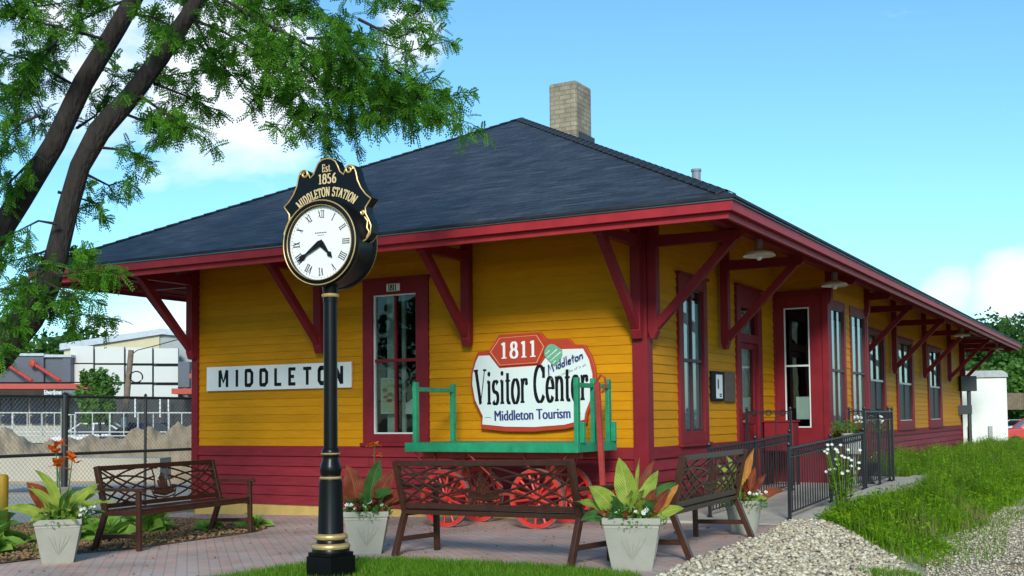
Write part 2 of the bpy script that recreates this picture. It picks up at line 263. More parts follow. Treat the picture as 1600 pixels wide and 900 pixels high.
# ------------------------------------------------------------------ mesh helpers
class MB:
    def __init__(s): s.v = []; s.f = []; s.uv = None
    def add(s, vs, fs):
        b = len(s.v); s.v += [tuple(x) for x in vs]; s.f += [tuple(i+b for i in f) for f in fs]; return b
    def box(s, x0, x1, y0, y1, z0, z1, T=None):
        vs = [Vector((x, y, z)) for x in (x0, x1) for y in (y0, y1) for z in (z0, z1)]
        if T: vs = [T @ v for v in vs]
        s.add(vs, [(0, 1, 3, 2), (4, 6, 7, 5), (0, 4, 5, 1), (2, 3, 7, 6), (0, 2, 6, 4), (1, 5, 7, 3)]); return s
    def bar(s, a, b, w, h, up=(0, 0, 1)):
        a = Vector(a); b = Vector(b); d = (b-a).normalized(); u = Vector(up)
        if abs(d.dot(u)) > .98: u = Vector((0, 1, 0))
        x = d.cross(u).normalized(); z = x.cross(d).normalized()
        vs = [p + x*i*w/2 + z*j*h/2 for p in (a, b) for i in (-1, 1) for j in (-1, 1)]
        s.add(vs, [(0, 1, 3, 2), (4, 6, 7, 5), (0, 4, 5, 1), (2, 3, 7, 6), (0, 2, 6, 4), (1, 5, 7, 3)]); return s
    def tube(s, pts, rad, n=8, cap=True):
        pts = [Vector(p) for p in pts]; k = len(pts)
        if not hasattr(rad, '__len__'): rad = [rad]*k
        prev = None; rings = []
        for i, p in enumerate(pts):
            d = (pts[min(i+1, k-1)] - pts[max(i-1, 0)]).normalized()
            if prev is None:
                u = Vector((0, 0, 1)) if abs(d.z) < .9 else Vector((1, 0, 0)); x = d.cross(u).normalized()
            else: x = (prev - d*prev.dot(d)).normalized()
            prev = x; y = d.cross(x)
            rings.append([p + (x*math.cos(2*math.pi*j/n) + y*math.sin(2*math.pi*j/n))*rad[i] for j in range(n)])
        b = len(s.v)
        for r_ in rings: s.v += [tuple(q) for q in r_]
        for i in range(k-1):
            for j in range(n):
                s.f.append((b+i*n+j, b+i*n+(j+1) % n, b+(i+1)*n+(j+1) % n, b+(i+1)*n+j))
        if cap: s.f.append(tuple(b+j for j in range(n))[::-1]); s.f.append(tuple(b+(k-1)*n+j for j in range(n)))
        return s
    def lathe(s, prof, n=24, c=(0, 0, 0), T=None, flute=0):
        b = len(s.v)
        for (r_, z) in prof:
            for j in range(n):
                rr = r_ if not flute or not (flute[0] <= z <= flute[1]) else r_*(1-.10*(j % 2))
                a = 2*math.pi*j/n; p = Vector((c[0]+rr*math.cos(a), c[1]+rr*math.sin(a), c[2]+z)); s.v.append(tuple(T @ p if T else p))
        for i in range(len(prof)-1):
            for j in range(n): s.f.append((b+i*n+j, b+i*n+(j+1) % n, b+(i+1)*n+(j+1) % n, b+(i+1)*n+j))
        s.f.append(tuple(b+j for j in range(n))[::-1]); s.f.append(tuple(b+(len(prof)-1)*n+j for j in range(n))); return s
    def prism(s, poly, d0, d1, T=None, axis='Y'):
        """poly in (u,w); extruded from d0 to d1 along the axis"""
        def P(u, w, d): return Vector((u, d, w)) if axis == 'Y' else (Vector((d, u, w)) if axis == 'X' else Vector((u, w, d)))
        n = len(poly); vs = [P(u, w, d0) for u, w in poly] + [P(u, w, d1) for u, w in poly]
        if T: vs = [T @ v for v in vs]
        s.add(vs, [tuple(range(n)), tuple(range(2*n-1, n-1, -1))] + [(i, i+n, (i+1) % n + n, (i+1) % n) for i in range(n)]); return s
    def build(s, name, m, parent=None, smooth=False, bevel=0, loc=None, uv=None):
        me = bpy.data.meshes.new(name); me.from_pydata(s.v, [], s.f); me.update()
        ms = m if isinstance(m, (list, tuple)) else [m]
        for q in ms: me.materials.append(q)
        if uv is not None:
            ul = me.uv_layers.new(name='UVMap')
            for lp in me.loops:
                p_ = me.polygons
            for p_ in me.polygons:
                for li in p_.loop_indices: ul.data[li].uv = uv(me.vertices[me.loops[li].vertex_index].co, p_.normal)
        o = bpy.data.objects.new(name, me); COL.objects.link(o)
        if parent: o.parent = parent
        if loc: o.location = loc
        if smooth:
            me.polygons.foreach_set('use_smooth', [True]*len(me.polygons))
            try: me.set_sharp_from_angle(angle=R(38))
            except Exception: pass
        if bevel:
            b = o.modifiers.new('bevel', 'BEVEL'); b.width = bevel; b.segments = 2; b.limit_method = 'ANGLE'; b.angle_limit = R(40)
        # normals consistent
        return o
def npmesh(name, V, F, m, parent=None, loc=None, smooth=False):
    """V (n,3) float, F (k,3|4) int -> one mesh object"""
    V = np.asarray(V, np.float32); F = np.asarray(F, np.int32); me = bpy.data.meshes.new(name); k = F.shape[1]
    me.vertices.add(len(V)); me.vertices.foreach_set('co', V.ravel()); me.loops.add(F.size); me.loops.foreach_set('vertex_index', F.ravel())
    me.polygons.add(len(F)); me.polygons.foreach_set('loop_start', np.arange(0, F.size, k, dtype=np.int32)); me.polygons.foreach_set('loop_total', np.full(len(F), k, np.int32))
    me.update(calc_edges=True); me.validate()
    ms = m if isinstance(m, (list, tuple)) else [m]
    for q in ms: me.materials.append(q)
    if smooth: me.polygons.foreach_set('use_smooth', [True]*len(me.polygons))
    o = bpy.data.objects.new(name, me); COL.objects.link(o)
    if parent: o.parent = parent
    if loc is not None: o.location = loc
    return o
def tag(o, label=None, cat=None, group=None, kind=None):
    if label: o['label'] = label
    if cat: o['category'] = cat
    if group: o['group'] = group
    if kind: o['kind'] = kind
    return o
def empty(name, loc=(0, 0, 0), rz=0, label=None, cat=None, group=None):
    o = bpy.data.objects.new(name, None); COL.objects.link(o); o.location = loc; o.rotation_euler = (0, 0, rz); o.empty_display_size = .2
    return tag(o, label, cat, group)
def children(o): return [c for c in bpy.data.objects if c.parent == o]
def copy_tree(o, parent=None):
    c = o.copy(); COL.objects.link(c); c.parent = parent
    for ch in children(o): copy_tree(ch, c)
    return c

# ------------------------------------------------------------------ lettering: pen strokes for serif, block and script letters
def arc(cx, cy, rx, ry, a0, a1, n=14): return [(cx+rx*math.cos(R(a0+(a1-a0)*i/n)), cy+ry*math.sin(R(a0+(a1-a0)*i/n))) for i in range(n+1)]
def ser(x, y, w=.2): return [(x-w/2, y), (x+w/2, y)]
SER = {  # strokes on a cap height of 1; lower case x-height .66 ; value = (advance, strokes)
 'V': (.72, [[(.1, 1), (.37, .02)], [(.37, .0), (.62, 1, 't')], ser(.1, .98, .26), ser(.63, .98, .2)]),
 'i': (.32, [[(.16, .0), (.16, .66)], ser(.16, .02, .24), [(.05, .63), (.16, .65)], 'dot']),
 's': (.46, [arc(.23, .49, .14, .155, 30, 260, 12) + arc(.22, .165, .15, .165, 80, -150, 12)]),
 't': (.36, [[(.16, .86), (.16, .12)] + arc(.27, .13, .11, .12, 180, 300, 6), [(.03, .64), (.31, .64)]]),
 'o': (.52, [arc(.26, .33, .19, .33, 0, 360, 24)]),
 'r': (.42, [[(.14, .0), (.14, .66)], ser(.14, .02, .24), [(.04, .63), (.14, .65)], arc(.29, .44, .15, .21, 170, 40, 8), 'rdot']),
 'C': (.70, [arc(.38, .5, .29, .5, 48, 320, 22), [(.60, .66), (.60, .97)]]),
 'e': (.50, [arc(.26, .33, .18, .33, 0, 325, 20), [(.09, .37), (.43, .37)]]),
 'n': (.56, [[(.13, .0), (.13, .66)], ser(.13, .02, .22), ser(.43, .02, .22), [(.04, .63), (.13, .65)], arc(.28, .46, .15, .19, 170, 0, 8) + [(.43, .0)]]),
 '1': (.46, [[(.23, .0), (.23, 1)], ser(.23, .02, .36), [(.06, .86), (.23, .96)]]),
 '8': (.60, [arc(.30, .745, .17, .235, 0, 360, 20), arc(.30, .26, .22, .26, 0, 360, 22)]),
 '5': (.58, [[(.46, .97), (.15, .97), (.13, .52)] + arc(.26, .30, .20, .29, 115, -150, 14)]),
 '6': (.58, [arc(.29, .29, .19, .28, 0, 360, 20), [(.10, .32), (.16, .66), (.28, .88), (.44, .99)]]),
 'E': (.62, [[(.15, 0), (.15, 1)], [(.04, .98), (.5, .98)], [(.04, .02), (.54, .02)], [(.15, .52), (.40, .52)], [(.5, .98), (.5, .78)], [(.54, .02), (.54, .24)], [(.40, .62), (.40, .42)]]),
 '.': (.22, ['lowdot']),
 'M': (.90, [[(.14, 0), (.14, 1)], [(.14, 1), (.44, .05)], [(.44, .05), (.74, 1, 't')], [(.75, 0), (.75, 1)], ser(.14, .02, .24), ser(.75, .02, .24), ser(.1, .98, .18), ser(.79, .98, .18)]),
 'I': (.36, [[(.18, 0), (.18, 1)], ser(.18, .02, .28), ser(.18, .98, .28)]),
 'D': (.70, [[(.15, 0), (.15, 1)], [(.04, .98), (.3, .98)] + arc(.30, .5, .28, .48, 90, -90, 16) + [(.04, .02)]]),
 'L': (.56, [[(.15, 0), (.15, 1)], ser(.15, .98, .26), [(.04, .02), (.5, .02)], [(.5, .02), (.5, .26)]]),
 'T': (.62, [[(.31, 0), (.31, 1)], [(.04, .98), (.58, .98)], [(.05, .98), (.05, .76)], [(.57, .98), (.57, .76)], ser(.31, .02, .26)]),
 'O': (.72, [arc(.36, .5, .28, .5, 0, 360, 26)]),
 'N': (.76, [[(.14, 0), (.14, 1)], [(.14, 1), (.60, .02)], [(.61, 0), (.61, 1)], ser(.14, .02, .22), ser(.61, .98, .22), ser(.1, .98, .2)]),
 'S': (.56, [arc(.28, .74, .19, .245, 25, 265, 14) + arc(.27, .255, .21, .25, 85, -160, 14), [(.45, .98), (.45, .76)], [(.07, .02), (.07, .26)]]),
 'A': (.74, [[(.08, 0), (.34, 1)], [(.34, 1), (.62, 0)], [(.17, .34), (.50, .34)], ser(.1, .02, .2), ser(.62, .02, .24)]),
 ' ': (.34, []),
}
def octo(x0, x1, y0, y1, c): return [(x0+c, y1), (x0, y1-c), (x0, y0+c), (x0+c, y0), (x1-c, y0), (x1, y0+c), (x1, y1-c), (x1-c, y1), (x0+c, y1), (x0, y1-c)]
BLK = {'M': (1.0, [[(.1, 0), (.1, 1)], [(.1, .98), (.45, .3), (.8, .98)], [(.8, 0), (.8, 1)]]), 'I': (.45, [[(.22, 0), (.22, 1)]]),
 'D': (.85, [[(.1, .07), (.1, .93)], [(.02, .93), (.50, .93), (.66, .78), (.66, .22), (.50, .07), (.02, .07)]]),
 'L': (.75, [[(.1, 0), (.1, 1)], [(.02, .07), (.62, .07)]]), 'E': (.78, [[(.1, 0), (.1, 1)], [(.02, .93), (.62, .93)], [(.02, .07), (.62, .07)], [(.1, .5), (.5, .5)]]),
 'T': (.78, [[(.36, 0), (.36, 1)], [(.0, .93), (.72, .93)]]), 'O': (.85, [octo(.1, .66, .07, .93, .14)]), 'N': (.88, [[(.1, 0), (.1, 1)], [(.1, .95), (.66, .05)], [(.66, 0), (.66, 1)]])}
SCR = {'M': (.95, [[(.05, -.45), (.12, .85), (.30, .25), (.52, .8), (.70, -.1)]]), 'i': (.26, [[(.10, .5), (.14, .0)], 'dot']), 'd': (.5, [arc(.2, .22, .16, .22, 20, 350, 12), [(.38, .95), (.36, .0)]]),
 'l': (.26, [[(.12, 1.0), (.12, .0)]]), 'e': (.46, [[(.06, .26), (.38, .3)] + arc(.22, .24, .17, .24, 20, 320, 12)]), 't': (.42, [[(.2, .85), (.2, .0)], [(.02, .55), (.42, .6)]]),
 'o': (.52, [arc(.24, .24, .19, .23, 0, 360, 14)]), 'n': (.5, [[(.08, .5), (.08, 0)], [(.08, .3)] + arc(.25, .3, .15, .2, 150, 0, 6) + [(.42, 0)]])}
def stroke_poly(pts, wx, wy):
    thin = any(len(p) > 2 for p in pts); pts = [p[:2] for p in pts]; k = len(pts); Lp = []; closed = k > 6 and math.dist(pts[0], pts[-1]) < 1e-3
    for i in range(k):
        a = pts[(i-1) % (k-1) if closed else max(i-1, 0)]; b = pts[(i+1) % (k-1) if closed and i == k-1 else min(i+1, k-1)]
        if closed and i == k-1: b = pts[1]
        if closed and i == 0: a = pts[k-2]
        d = (b[0]-a[0], b[1]-a[1]); l_ = math.hypot(*d) or 1; d = (d[0]/l_, d[1]/l_)
        w = (wx*abs(d[1]) + wy*abs(d[0]))/2
        if thin: w = wy*.7/2*1.2
        Lp.append(((pts[i][0]-d[1]*w, pts[i][1]+d[0]*w), (pts[i][0]+d[1]*w, pts[i][1]-d[0]*w)))
    return Lp
def lettering(mb, text, size, font, wx, wy, place, squeeze=1, track=0):
    """place(u,v,depthstep) -> world/local point; u in metres from the start"""
    x = 0; step = 0
    for ch in text:
        adv, st = font.get(ch, font[' '] if ' ' in font else (.5, []))
        for sk in st:
            if isinstance(sk, str):
                cx, cy = {'dot': (.16, .86), 'rdot': (.38, .55), 'lowdot': (.1, .08)}[sk]; rr = wx*.55
                if font is SCR: cx, cy = .12, .75
                poly = [(cx+rr*math.cos(a)/1, cy+rr*math.sin(a)*.8) for a in np.linspace(0, 2*math.pi, 12, endpoint=False)]
                vs = [place(x+p[0]*size*squeeze, p[1]*size, step) for p in poly]; mb.add(vs, [tuple(range(12))]); step += 1; continue
            lp = stroke_poly(sk, wx, wy); b = len(mb.v)
            for l_, r_ in lp:
                for q in (l_, r_): mb.v.append(tuple(place(x+q[0]*size*squeeze, q[1]*size, step)))
            for i in range(len(lp)-1): mb.f.append((b+2*i, b+2*i+1, b+2*i+3, b+2*i+2))
            step += 1
        x += (adv*squeeze+track)*size
    return x
def text_width(text, size, font, squeeze=1, track=0): return sum((font.get(c, (.34, []))[0]*squeeze+track)*size for c in text)
def fontmesh(text, size, m, name, parent, T, bold=0, sx=1, ext=.001, align='CENTER', fit=0, dup=0):
    cu = bpy.data.curves.new('lettering', 'FONT'); cu.body = text; cu.size = size; cu.offset = bold; cu.extrude = ext; cu.align_x = align; cu.align_y = 'CENTER'; cu.resolution_u = 4
    o = bpy.data.objects.new('tmp', cu); COL.objects.link(o); bpy.context.view_layer.update()
    me = bpy.data.meshes.new_from_object(o.evaluated_get(bpy.context.evaluated_depsgraph_get())); bpy.data.objects.remove(o)
    if fit: xs_ = [v.co.x for v in me.vertices]; sx = fit/(max(xs_)-min(xs_))
    me.transform(T @ Matrix.Diagonal((sx, 1, 1, 1))); me.materials.clear(); me.materials.append(m); me.name = name
    if dup:
        vs_ = [tuple(v.co) for v in me.vertices]; fs_ = [tuple(p.vertices) for p in me.polygons]; n0 = len(vs_); V2, F2 = list(vs_), list(fs_)
        for k in (1, 2): V2 += [(x+dup*k, y-.0006*k, z) for x, y, z in vs_]; F2 += [tuple(i+n0*k for i in f) for f in fs_]
        me = bpy.data.meshes.new(name); me.from_pydata(V2, [], F2); me.materials.append(m)
    o = bpy.data.objects.new(name, me); COL.objects.link(o); o.parent = parent; return o
FRONT = Matrix.Rotation(math.pi/2, 4, 'X')      # text plane facing -Y

# ------------------------------------------------------------------ ground
def sm(a, b, x):
    t = min(1, max(0, (x-a)/(b-a))); return t*t*(3-2*t)
def hg(x, y):
    z = -.92 + .022*max(-9, min(2.25, x))
    k = sm(2.2, 3.7, x)
    if k: z = z*(1-k) - 1.1*k
    if y > .2 and x > 1.9: z = min(z, -.88 + (-1.1+.88)*max(k, sm(.2, 2.5, y)))
    return z
def sheet(name, xs, ys, m, dz, inside=None, kind='structure', label=None):
    V = [(x, y, hg(x, y)+dz) for y in ys for x in xs]; nx = len(xs); F = []
    for j in range(len(ys)-1):
        for i in range(nx-1):
            if inside is None or inside((xs[i]+xs[i+1])/2, (ys[j]+ys[j+1])/2): F.append((j*nx+i, j*nx+i+1, (j+1)*nx+i+1, (j+1)*nx+i))
    o = npmesh(name, V, F, m); tag(o, kind=kind); return o
def rng(a, b, s): return list(np.arange(a, b+s/2, s))
gx = [-900, -400, -200, -120, -80, -60, -45, -35, -28, -22, -18, -15, -12, -10, -9] + rng(-8, 2, 2) + rng(2.1, 4, .1) + [4.5, 6, 8, 12, 20, 40, 80, 200, 900]
gy = [-400, -100, -40, -25, -18] + rng(-14, -2, 2) + rng(-1, 3, .25) + [4, 6, 10, 15, 20, 30, 40, 60, 100, 200, 500, 1200]
sheet('ground', gx, gy, MT['ground'], 0)
def inpoly(poly):
    def f(x, y):
        c = False; n = len(poly)
        for i in range(n):
            (x1, y1), (x2, y2) = poly[i], poly[(i+1) % n]
            if (y1 > y) != (y2 > y) and x < (x2-x1)*(y-y1)/(y2-y1)+x1: c = not c
        return c
    return f
def patch(name, poly, m, dz, kind='structure'):
    mb = MB(); mb.add([(x, y, hg(x, y)+dz) for x, y in poly], [tuple(range(len(poly)))]); o = mb.build(name, m); return tag(o, kind=kind)
PAVE = [(-4.6, -9.5), (-4.43, -6), (-4.45, -5.5), (-4.42, -5.0), (-4.2, -4.55), (-4.22, -3.5), (-4.25, -2.5), (-4.5, -2.0), (-6.0, -1.0), (-8.2, -.55), (-8.2, .2), (.2, .2), (1.9, .2), (1.9, -.32), (2.09, -2.1), (2.12, -3.76), (2.22, -4.93), (2.24, -6.2), (2.24, -9.5)]
patch('brick_paving', PAVE, MT['paving'], .004)
LAWN = [(-1.28, -9.0), (-1.26, -6.2), (-1.22, -5.6), (-1.10, -5.1), (-.85, -4.82), (-.5, -4.70), (.3, -4.74), (.96, -4.80), (1.6, -4.95), (2.04, -5.1), (2.2, -5.4), (2.2, -9.0)]
patch('lawn_soil', LAWN, MT['ground'], .012)
BED = [(-8.8, -6.3), (-4.50, -5.95), (-4.45, -5.5), (-4.42, -5.0), (-4.2, -4.55), (-4.22, -3.5), (-4.25, -2.5), (-4.5, -2.0), (-5.6, -1.3), (-8.8, -1.0)]
patch('mulch_bed', BED, MT['mulch'], .010)
sheet('lot_surface', [-60, -45, -35, -28, -22, -18, -15, -12, -10, -9.15], rng(-10, 40, 5), MT['lot'], .01)
sheet('gravel_bed', rng(3.2, 4, .1) + [4.5, 6, 9, 14], rng(-14, 60, 2), MT['gravel'], .006)
PEB = [(1.86, -.25), (2.10, -2.1), (2.13, -3.76), (2.23, -4.93), (2.25, -6.6), (2.25, -9), (4.6, -9), (4.2, -4.5), (3.75, -2.6), (3.3, -1.6), (2.7, -.7), (2.15, -.05)]
pin = inpoly(PEB)
sheet('pebble_bed', rng(1.8, 4.7, .05), rng(-9, 0, .05), MT['pebbed'], .012, pin)

# ------------------------------------------------------------------ station building
W, LN = 7.773, 27.5
st = empty('station_building', (0, 0, 0), 0, 'long yellow clapboard railway depot with maroon trim, deep bracketed eaves and dark hip roof', 'building')
EV, ZF = 1.70, 2.526
PITCH_R = .515
def soff(o): return ZF + .035 + (EV-o)*PITCH_R
ZW = soff(0)
def siding(mb, plane, u0, u1, z0, z1, gauge, openings=(), sgn=1, depth=.017, P=None):
    """lapped boards; P(u, out, z) -> point"""
    z = z0
    while z < z1-1e-4:
        zt = min(z+gauge, z1); zc = (z+zt)/2; segs = [(u0, u1)]
        for (a, b, c, d) in openings:
            if c < zc < d:
                ns = []
                for s0, s1 in segs:
                    if b <= s0 or a >= s1: ns.append((s0, s1)); continue
                    if a > s0: ns.append((s0, a))
                    if b < s1: ns.append((b, s1))
                segs = ns
        cut = []
        for s0, s1 in segs:
            p_ = s0
            while s1-p_ > 4.2:
                q_ = p_+random.uniform(1.6, 3.8)
                if s1-q_ < .5: break
                cut.append((p_, q_-.0022)); p_ = q_
            cut.append((p_, s1))
        for s0, s1 in cut:
            j = random.uniform(-.002, .002)
            vs = [P(s0, depth+j, z), P(s1, depth+j, z), P(s1, .004, zt+.004), P(s0, .004, zt+.004), P(s0, .002, z), P(s1, .002, z)]
            mb.add(vs, [(0, 1, 2, 3), (4, 5, 1, 0)])
        z = zt
PF = lambda u, o, z: (u, -o, z)          # front wall
PR = lambda u, o, z: (o, u, z)           # right wall
G = .12
FWIN = (-4.41, -3.27, .05, 2.40)
fo = [(-4.36, -3.32, .05, 2.30)]
mb = MB(); siding(mb, 0, -W, 0, 0, ZW, G, fo, P=PF)
BY0, BY1, BX = 5.73, 8.80, .90
WR = [(1.12, 2.26), (13.0, 14.95), (16.35, 18.65), (20.95, 23.35)]
ro = [(a+.05, b-.05, .03, 2.3) for a, b in WR] + [(3.67, 4.87, -.9, 2.36), (BY0, BY1, -1, 2.9)]
siding(mb, 0, 0, LN, 0, ZW, G, ro, P=PR)
# back and far-side walls
mb.box(-W, -W+.05, 0, LN, -1.2, ZW-.02); mb.box(-W, 0, LN-.05, LN, -1.2, ZW-.02)
mb.build('siding', MT['yellow'], st)
mb = MB()
for k in range(5): pass
siding(mb, 0, -W, 0, -.887, -.155, .1464, [], P=PF, depth=.034); siding(mb, 0, 0, LN, -1.06, -.155, .151, [(BY0, BY1, -2, 1), (3.67, 4.87, -2, 0)], P=PR, depth=.034)
mb.box(-W-.02, .02, -.040, -.002, -.150, 0); 
for a, b in ((0, 3.64), (4.9, BY0), (BY1, LN)): mb.box(.002, .040, a if a else -.036, b, -.150, 0)
mb.build('skirt_boards', MT['redskirt'], st)
mb = MB(); mb.box(-W+.03, -.03, -.012, .15, -1.35, -.885); mb.box(-.15, .010, .04, LN-.05, -1.35, -1.0); mb.build('foundation', MT['found'], st)
# corner boards
mb = MB()
mb.box(-W-.03, -W+.10, -.052, .08, -.90, ZW); mb.build('corner_board', MT['red'], st, bevel=.004)
mb = MB(); mb.box(-.145, .055, -.055, .145, -.95, ZW); mb.build('corner_board', MT['red'], st, bevel=.004)
mb = MB(); mb.box(-.1, .05, LN-.13, LN+.03, -1.1, ZW); mb.build('corner_board', MT['red'], st, bevel=.004)
# interior shell
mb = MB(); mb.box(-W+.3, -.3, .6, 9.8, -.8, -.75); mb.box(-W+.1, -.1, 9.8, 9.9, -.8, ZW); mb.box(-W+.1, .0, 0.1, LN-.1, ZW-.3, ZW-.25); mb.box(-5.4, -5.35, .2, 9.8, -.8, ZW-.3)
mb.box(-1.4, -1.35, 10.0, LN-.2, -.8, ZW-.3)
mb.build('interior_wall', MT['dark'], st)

def window(nm, P, a, b, z0, z1, ga, gb, g0, g1, mid, trim, sash, glass, header=True, sill=True, muntin=True, th=.05, inner=None, mw=.016, deep=-.02):
    """a..b, z0..z1 outer casing; ga..gb, g0..g1 glass; mid = meeting rail height"""
    f = MB()
    def bx(u0, u1, o0, o1, c0, c1):
        p = P(u0, o0, c0); q = P(u1, o1, c1); f.box(min(p[0], q[0]), max(p[0], q[0]), min(p[1], q[1]), max(p[1], q[1]), c0, c1)
    s = .022
    bx(a, ga-s, -.02, th, z0, z1); bx(gb+s, b, -.02, th, z0, z1); bx(ga-s, gb+s, -.02, th-.003, g1+s, z1); bx(ga-s, gb+s, -.02, th-.003, z0, g0-s)
    if header: bx(a-.03, b+.03, -.02, th+.035, z1, z1+.035)
    if sill: bx(a-.03, b+.03, -.02, th+.04, z0-.045, z0)
    w = f.build(nm, trim, st, bevel=.003)
    f = MB(); i0, i1 = -.055, .012
    bx(ga-s, ga, i0, i1, g0-s, g1+s); bx(gb, gb+s, i0, i1, g0-s, g1+s); bx(ga, gb, i0, i1-.003, g1, g1+s); bx(ga, gb, i0, i1-.003, g0-s, g0)
    f.build('sash', sash, w)
    f = MB(); mm = (ga+gb)/2
    bx(ga, gb, i0, i1+.006, mid-.022, mid+.022)
    if muntin: bx(mm-mw, mm+mw, i0+.008, i1+.003-(.016-mw), g0, mid-.022); bx(mm-mw, mm+mw, i0+.008, i1+.003-(.016-mw), mid+.022, g1)
    f.build('muntin', trim if sash is MT['whitet'] and nm == 'window' and P is PF else sash, w)
    f = MB(); p = P(ga, -.02, g0); q = P(gb, -.02, g1)
    f.add([P(ga, -.02, g0), P(gb, -.02, g0), P(gb, -.02, g1), P(ga, -.02, g1)], [(0, 1, 2, 3)]); f.build('pane', glass, w)
    return w
def curtain(w, P, u0, u1, z0, z1, dep, m, waves=9, amp=.015):
    f = MB(); n = waves*8; b = 0
    for i in range(n+1):
        u = u0+(u1-u0)*i/n; o = -dep+amp*math.sin(i/n*waves*2*math.pi); f.v.append(P(u, o, z0)); f.v.append(P(u, o, z1))
    for i in range(n): f.f.append((2*i, 2*i+2, 2*i+3, 2*i+1))
    return f.build('curtain', m, w, smooth=True)
fw = window('window', PF, *FWIN, -4.215, -3.50, .20, 2.17, 1.235, MT['red'], MT['whitet'], MT['glass'])
mb = MB(); mb.box(-4.12, -3.98, .16, .20, -.2, 2.3); mb.box(-3.86, -3.80, .16, .19, -.2, 2.3); mb.build('window_blind', MT['blind'], fw)
for i, (a, b) in enumerate(WR):
    d = (b-a); ga, gb = a+d*.17, b-d*.15
    if i: ga, gb = a+d*.12, b-d*.12
    w = window('window', PR, a, b, .02, 2.34, ga, gb, .20 if i == 0 else .24, 2.15 if i == 0 else 2.22, 1.17, MT['red'], MT['darksash'], MT['glassbright'])
    if i == 0: curtain(w, PR, ga-.0, gb+.0, .21, 2.0, .034, MT['curtain'], 5, .007)
    else:
        f = MB(); f.box(-.03, .022, ga, gb, 1.15, 1.20); f.box(-.03, .022, ga, gb, .12, .235); f.build('white_rail', MT['whitet'], w)
        f = MB(); f.box(-.012, -.008, ga, gb, .24, 1.15); f.build('insect_screen', MT['screen'], w)
        f = MB(); f.box(-.06, -.056, ga, gb, 1.2, 2.2); f.build('roller_blind', MT['curtain'], w)
# door with transom in the side wall
a, b = 3.62, 4.92; f = MB()
def rb(f, u0, u1, o0, o1, z0, z1): f.box(o0, o1, u0, u1, z0, z1)
rb(f, a, a+.2, -.02, .05, -.74, 2.42); rb(f, b-.2, b, -.02, .05, -.74, 2.42); rb(f, a+.2, b-.2, -.02, .047, 2.10, 2.42); rb(f, a+.2, b-.2, -.02, .047, 1.55, 1.69); rb(f, a-.03, b+.03, -.02, .085, 2.42, 2.455)
dr = f.build('door', MT['red'], st, bevel=.003)
f = MB(); rb(f, a+.2, a+.31, -.05, .0, -.74, 1.55); rb(f, b-.31, b-.2, -.05, .0, -.74, 1.55); rb(f, a+.31, b-.31, -.05, -.002, 1.46, 1.55); rb(f, a+.31, b-.31, -.05, -.002, .26, .44); rb(f, a+.31, b-.31, -.05, -.002, -.74, -.55)
rb(f, a+.31, b-.31, -.05, -.02, -.55, .26); rb(f, a+.36, b-.36, -.02, -.008, -.48, -.1); rb(f, a+.36, b-.36, -.02, -.008, -.04, .2); f.build('door_leaf', MT['red'], dr)
f = MB(); f.add([(-.03, a+.31, .44), (-.03, b-.31, .44), (-.03, b-.31, 1.46), (-.03, a+.31, 1.46)], [(0, 1, 2, 3)]); f.add([(-.02, a+.2, 1.69), (-.02, b-.2, 1.69), (-.02, b-.2, 2.10), (-.02, a+.2, 2.10)], [(0, 1, 2, 3)]); f.build('door_glass', MT['glassbright'], dr)
f = MB(); f.box(-.14, -.12, a+.2, b-.2, .3, 1.5); f.build('door_blind', MT['curtain'], dr)
f = MB(); f.lathe([(.028, 0), (.012, .02), (.012, .05), (.03, .06), (.03, .09), (.01, .1)], 12, T=Matrix.Translation((0, a+.255, .30)) @ Matrix.Rotation(math.pi/2, 4, 'Y')); f.build('door_knob', MT['gold'], dr, smooth=True)

# bay
bay = MB(); ZB = soff(BX)
PB = lambda u, o, z: (u, BY0-o, z)         # bay cheek facing the camera
PO = lambda u, o, z: (BX+o, u, z)          # bay outer face
siding(bay, 0, 0, BX, 2.42, soff(.3), G, [], P=PB)
siding(bay, 0, BY0, BY1, -.1, ZB, G, [(5.9, 7.0, -1, 2.36), (7.45, 8.68, -1, 2.36)], P=PO)
bay.box(0, BX-.002, BY1-.03, BY1, -1.0, ZB)
bayo = bay.build('bay', MT['yellow'], st)
f = MB()   # maroon cheek with opening .2-.62 x .2-2.19
x0, x1 = .215, .605
f.box(.04, x0-.02, BY0-.03, BY0+.02, -.95, 2.42); f.box(x1+.02, BX-.06, BY0-.03, BY0+.02, -.95, 2.42); f.box(x0-.02, x1+.02, BY0-.029, BY0+.02, 2.21, 2.42); f.box(x0-.02, x1+.02, BY0-.029, BY0+.02, -.95, .18)
f.box(0, .04, BY0-.05, BY0+.02, -.95, 2.46); f.box(BX-.06, BX+.045, BY0-.05, BY0+.10, -.95, 2.46); f.box(0, BX+.06, BY0-.065, BY0+.02, 2.42, 2.50); f.box(.04, BX-.06, BY0-.045, BY0, -.22, -.14)
f.box(BX+.001, BX+.035, BY0+.10, BY1, -.99, -.1); f.box(BX-.03, BX+.04, BY1-.12, BY1+.02, -.95, ZB)
f.build('bay_cheek', MT['red'], bayo, bevel=.003)
f = MB(); e = .02
f.box(x0-e, x0, BY0-.035, BY0-.005, .18, 2.21); f.box(x1, x1+e, BY0-.035, BY0-.005, .18, 2.21); f.box(x0, x1, BY0-.033, BY0-.005, 2.19, 2.21); f.box(x0, x1, BY0-.033, BY0-.005, .18, .2); f.box(x0, x1, BY0-.03, BY0-.005, 1.21, 1.24)
wb = f.build('window', MT['whitet'], bayo); f = MB(); f.add([(x0, BY0-.012, .2), (x1, BY0-.012, .2), (x1, BY0-.012, 2.19), (x0, BY0-.012, 2.19)], [(0, 1, 2, 3)]); f.build('pane', MT['glass'], wb)
